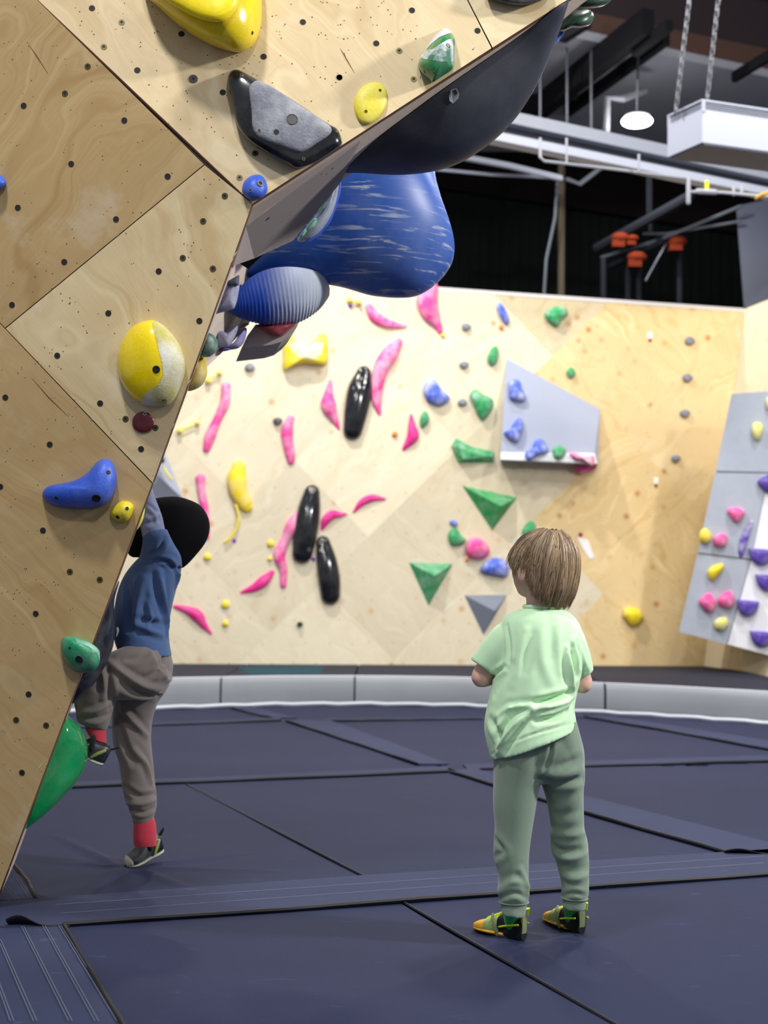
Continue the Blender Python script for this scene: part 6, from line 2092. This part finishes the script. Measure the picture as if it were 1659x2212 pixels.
# ------------------------------------------------------------------ climbing child (in profile to the left, behind the wall edge)
YK = 4.58
HK = at_y(366, 1152, YK + .06)
faceK = np.array([-.9, .25, .35])
hpK, HTk, HBk = head_parts(HK, faceK, .098, (.25, 0, 1.0))
shl, shr = at_y(352, 1212, YK - .10), at_y(350, 1215, YK + .14)
ell, elr = at_y(334, 1140, YK - .13), at_y(352, 1120, YK + .17)
wrl, wrr = at_y(312, 1052, YK - .12), at_y(318, 1076, YK + .16)
hipl, hipr = at_y(318, 1452, YK - .07), at_y(318, 1450, YK + .07)
knl, knr = at_y(196, 1470, YK - .12), at_y(288, 1640, YK + .06)
anl, anr = at_y(203, 1580, YK - .10), at_y(312, 1800, YK + .04)
bk_parts = hpK + [tube(np.array([HK + [0, 0, -.05], at_y(352, 1210, YK + .02)]), [.042, .046], 16),
    tube(np.array([at_y(345, 1220, YK + .02), at_y(312, 1300, YK), at_y(312, 1430, YK)]), [.045, .055, .055], 18),
    tube(np.array([shl + [0, .04, 0], ell]), [.024, .020], 12), tube(np.array([ell, wrl]), [.020, .016], 12),
    tube(np.array([shr, elr]), [.034, .030], 12), tube(np.array([elr, wrr]), [.029, .019], 12),
    tube(np.array([hipl, knl, anl]), [.040, .032, .022], 14), tube(np.array([hipr + [-.03, 0, 0], knr, anr]), [.036, .030, .022], 14)]
bk_parts += hand(wrl, np.array([-.8, .1, .6]), np.array([-.6, 0, -.8]), .75, .5, 1)
bk_parts += hand(wrr, np.array([-.9, 0, .3]), np.array([-.2, 0, -1]), .75, .5, -1)
V, F, N = remeshed(*join(bk_parts), 0.0045, 4)
climber = mk('person', V, F, M_SKIN, smooth='full', recalc=False, origin=np.array([*at_y(310, 1870, YK)[:2], 0.0]))
tag(climber, 'child in a blue shirt and black hat climbing behind the near wall edge', 'person')
for sx in (-.30, .30):
    mk('eye', *ellipsoid(HTk(sx, .80, -.02), .010, .010, .010, 12, 8), flat('eye_white', srgb(232, 230, 226), 0.2), climber)
# hat
hat = [(338, 1076), (360, 1073), (384, 1073), (410, 1080), (434, 1093), (450, 1118), (453, 1145), (444, 1172), (426, 1196), (404, 1220), (390, 1228), (372, 1222), (345, 1215), (310, 1205), (282, 1202), (272, 1180), (280, 1140), (300, 1105), (318, 1085)]
vf = pebble(hat, YK + .075, .115, 56, 10)
q = NT('black_knit')
g = q.n('ShaderNodeTexCoord').outputs['Object']
q.b.inputs['Base Color'].default_value = (.004, .004, .005, 1)
q.b.inputs['Roughness'].default_value = .95
q.b.inputs['Specular IOR Level'].default_value = .1
q.bump(q.noise(g, 400, 2, .5), .5, .002)
h_ = mk('hat', *vf, q.m, climber)
h_['label'] = 'big soft black hat'

M_BSH = cloth('blue_jersey', srgb(66, 90, 132), 900, .25, .2, .08)
M_BSL = cloth('grey_sleeve', srgb(122, 130, 160), 900, .25, .2, .06)
tk = loft_px([(312, 1196, 384, 1184, YK + .01, .090), (292, 1215, 391, 1210, YK, .105), (272, 1240, 389, 1240, YK, .108), (258, 1270, 381, 1268, YK, .108), (250, 1305, 371, 1308, YK, .106), (246, 1345, 364, 1350, YK, .104), (248, 1380, 365, 1388, YK, .104), (256, 1405, 370, 1418, YK, .106)])
ar = loft_px([(302, 1206, 392, 1226, YK - .03, .080), (306, 1188, 390, 1200, YK - .06, .066), (308, 1174, 376, 1176, YK - .09, .056), (309, 1160, 366, 1156, YK - .112, .048), (308, 1150, 360, 1142, YK - .12, .042)])
kf = [([(345, 1235), (352, 1280), (360, 1330), (362, 1370)], 0.0102, .009), ([(330, 1240), (338, 1290), (352, 1340)], -0.0102, .010), ([(310, 1250), (300, 1300), (290, 1350)], 0.0085, .011), ([(296, 1350), (320, 1362), (350, 1372)], 0.0119, .009), ([(300, 1335), (330, 1345), (358, 1350)], -0.0102, .009),
      ([(340, 1210), (362, 1215), (384, 1230)], -0.0119, .008), ([(372, 1212), (384, 1240), (380, 1268)], 0.0102, .007), ([(355, 1165), (345, 1185), (330, 1195)], -0.0102, .008), ([(275, 1260), (280, 1310), (278, 1360)], -0.0085, .010), ([(318, 1300), (325, 1330), (318, 1360)], 0.0085, .008)]
shk, Vk, Fk = garment('long_sleeve_shirt', [tk, ar], .005, kf, M_BSH, climber, 4, 'blue shirt with grey lower sleeves')
ar2 = loft_px([(310, 1166, 358, 1156, YK - .108, .044), (305, 1146, 354, 1134, YK - .122, .043), (303, 1128, 349, 1112, YK - .13, .040), (310, 1098, 340, 1088, YK - .13, .029), (312, 1070, 334, 1072, YK - .125, .023), (300, 1050, 328, 1050, YK - .12, .022)])
garment('sleeve', [ar2], .0045, [([(304, 1120), (325, 1118), (350, 1105)], .006, .007), ([(306, 1132), (330, 1130), (352, 1122)], -.005, .006), ([(320, 1090), (334, 1100), (346, 1108)], -.005, .005), ([(325, 1100), (335, 1115), (340, 1128)], .005, .006)], M_BSL, shk, 3)
ar3 = loft_px([(352, 1090, 390, 1100, YK + .17, .036), (340, 1074, 380, 1082, YK + .17, .03), (318, 1070, 340, 1088, YK + .16, .024)])
garment('sleeve', [ar3], .005, [], M_BSL, shk, 3)

M_KH = cloth('khaki_grey', srgb(112, 104, 100), 800, .3, .3, .08)
lgS = loft_px([(262, 1398, 366, 1408, YK + .01, .110), (256, 1430, 373, 1440, YK + .02, .112), (252, 1478, 364, 1482, YK + .03, .100), (247, 1512, 340, 1520, YK + .05, .080), (243, 1555, 328, 1560, YK + .055, .066), (245, 1605, 326, 1605, YK + .06, .060), (257, 1645, 330, 1645, YK + .06, .057), (265, 1700, 335, 1698, YK + .055, .052), (272, 1732, 338, 1728, YK + .05, .050), (282, 1752, 337, 1748, YK + .045, .046), (286, 1768, 332, 1766, YK + .04, .034), (288, 1778, 332, 1776, YK + .04, .033)])
lgR = loft_px([(330, 1388, 372, 1470, YK - .04, .085), (290, 1388, 330, 1508, YK - .06, .085), (250, 1404, 270, 1512, YK - .09, .075), (214, 1418, 228, 1512, YK - .11, .066), (172, 1436, 214, 1512, YK - .12, .060), (160, 1470, 244, 1500, YK - .12, .058), (160, 1510, 244, 1522, YK - .115, .054), (165, 1540, 240, 1546, YK - .11, .050), (168, 1558, 236, 1564, YK - .108, .046), (182, 1566, 230, 1578, YK - .105, .034)])
kf = [([(360, 1490), (310, 1480), (260, 1450), (236, 1430)], 0.0120, .010), ([(345, 1505), (300, 1500), (262, 1478)], -0.0120, .010), ([(330, 1400), (300, 1420), (262, 1425)], -0.0075, .010), ([(330, 1396), (345, 1430), (360, 1460)], 0.0090, .010), ([(350, 1420), (340, 1450), (310, 1465)], -0.0090, .009),
      ([(262, 1530), (290, 1560), (318, 1590)], 0.0090, .009), ([(255, 1560), (270, 1610), (290, 1650)], -0.0090, .010), ([(290, 1620), (315, 1650), (328, 1690)], 0.0090, .009), ([(270, 1700), (300, 1720), (335, 1715)], -0.0090, .008), ([(275, 1735), (305, 1738), (335, 1728)], 0.0105, .008), ([(282, 1752), (310, 1756), (334, 1745)], -0.0090, .006),
      ([(215, 1430), (225, 1470), (222, 1510)], 0.0075, .008), ([(232, 1450), (238, 1490), (236, 1530)], -0.0075, .008), ([(170, 1540), (205, 1535), (238, 1520)], 0.0105, .008), ([(175, 1552), (210, 1552), (238, 1540)], -0.0090, .007)]
garment('trousers', [lgS, lgR], .005, kf, M_KH, climber, 4, 'grey-brown loose cuffed trousers')
M_PSOCK = cloth('pink_sock', srgb(178, 54, 70), 400, .7, .2, .12)
s1 = mk('sock', *loft_px([(289, 1770, 333, 1768, YK + .04, .030), (288, 1790, 337, 1786, YK + .035, .031), (288, 1812, 338, 1812, YK + .03, .032), (290, 1826, 338, 1826, YK + .03, .03)]), M_PSOCK, climber)
s1['label'] = 'bright coral sock'
s2 = mk('sock', *loft_px([(184, 1560, 230, 1572, YK - .105, .030), (186, 1576, 229, 1588, YK - .105, .030), (196, 1590, 230, 1604, YK - .105, .030)]), M_PSOCK, climber)
s2['label'] = 'bright coral sock'
M_SBLK = plastic('shoe_black_gloss', srgb(20, 22, 28), 0.3, 0.12, 0.2, 0.5)
M_SOLEG = flat('sole_grey', srgb(160, 164, 150), 0.6)
M_STRP = flat('olive_stripe', srgb(150, 160, 90), 0.6)


def dark_shoe(heel, toe, up, label, tip):
    part, X, W, H, f, s, u, L = shoe(climber, 'shoe', heel, toe, .068, .062, None, label, up=up)
    root = mk('climbing_shoe', *part(.0, 1.0, 20), M_SBLK, climber)
    root['label'] = label
    R = []
    for t in np.linspace(.01, .99, 20):
        an = np.linspace(0, 2 * math.pi, 20, endpoint=False)
        R.append(np.array([X(t, W(t) / 2 * 1.06 * np.sign(math.cos(a)) * abs(math.cos(a)) ** .8, .004 + .007 * math.sin(a)) for a in an]))
    mk('sole', *loft(R), M_SOLEG, root)
    if tip:
        mk('toe_cap', *part(.88, 1.0, 6, grow=1.04), flat('toe_pale', srgb(176, 172, 160), 0.6), root)
    for sg in (-1, 1):
        q = np.array([X(.12, sg * W(.12) * .50, .052), X(.22, sg * W(.22) * .53, .035), X(.30, sg * W(.3) * .52, .016)])
        mk('side_stripe', *tube(q, [.005, .006, .005], 8), M_STRP, root)
    mk('ankle_strap', *tube(np.array([X(.38, -W(.4) * .5, .040), X(.44, -W(.44) * .25, .064), X(.46, 0, .066), X(.44, W(.44) * .25, .064), X(.38, W(.4) * .5, .040)]), .009, 8), M_BLKEL, root)
    mk('pull_loop', *tube(np.array([X(.0, -.006, .058), X(-.10, -.004, .072), X(-.12, .0, .074), X(-.10, .004, .068), X(.0, .006, .055)]), .0028, 6), M_BLKEL, root)
    return root


tz = at_z(272, 1872, -.006)
hz = at_y(352, 1836, tz[1] + .07)
hz[2] = max(hz[2], .03)
dark_shoe(hz, tz, (.35, 0, 1), 'black climbing shoe with pale toe pressing into the mat', True)
dark_shoe(at_y(224, 1652, YK - .11), at_y(130, 1606, YK - .13), (.45, -.25, 1.0), 'black climbing shoe with olive stripe on the green dome', False)
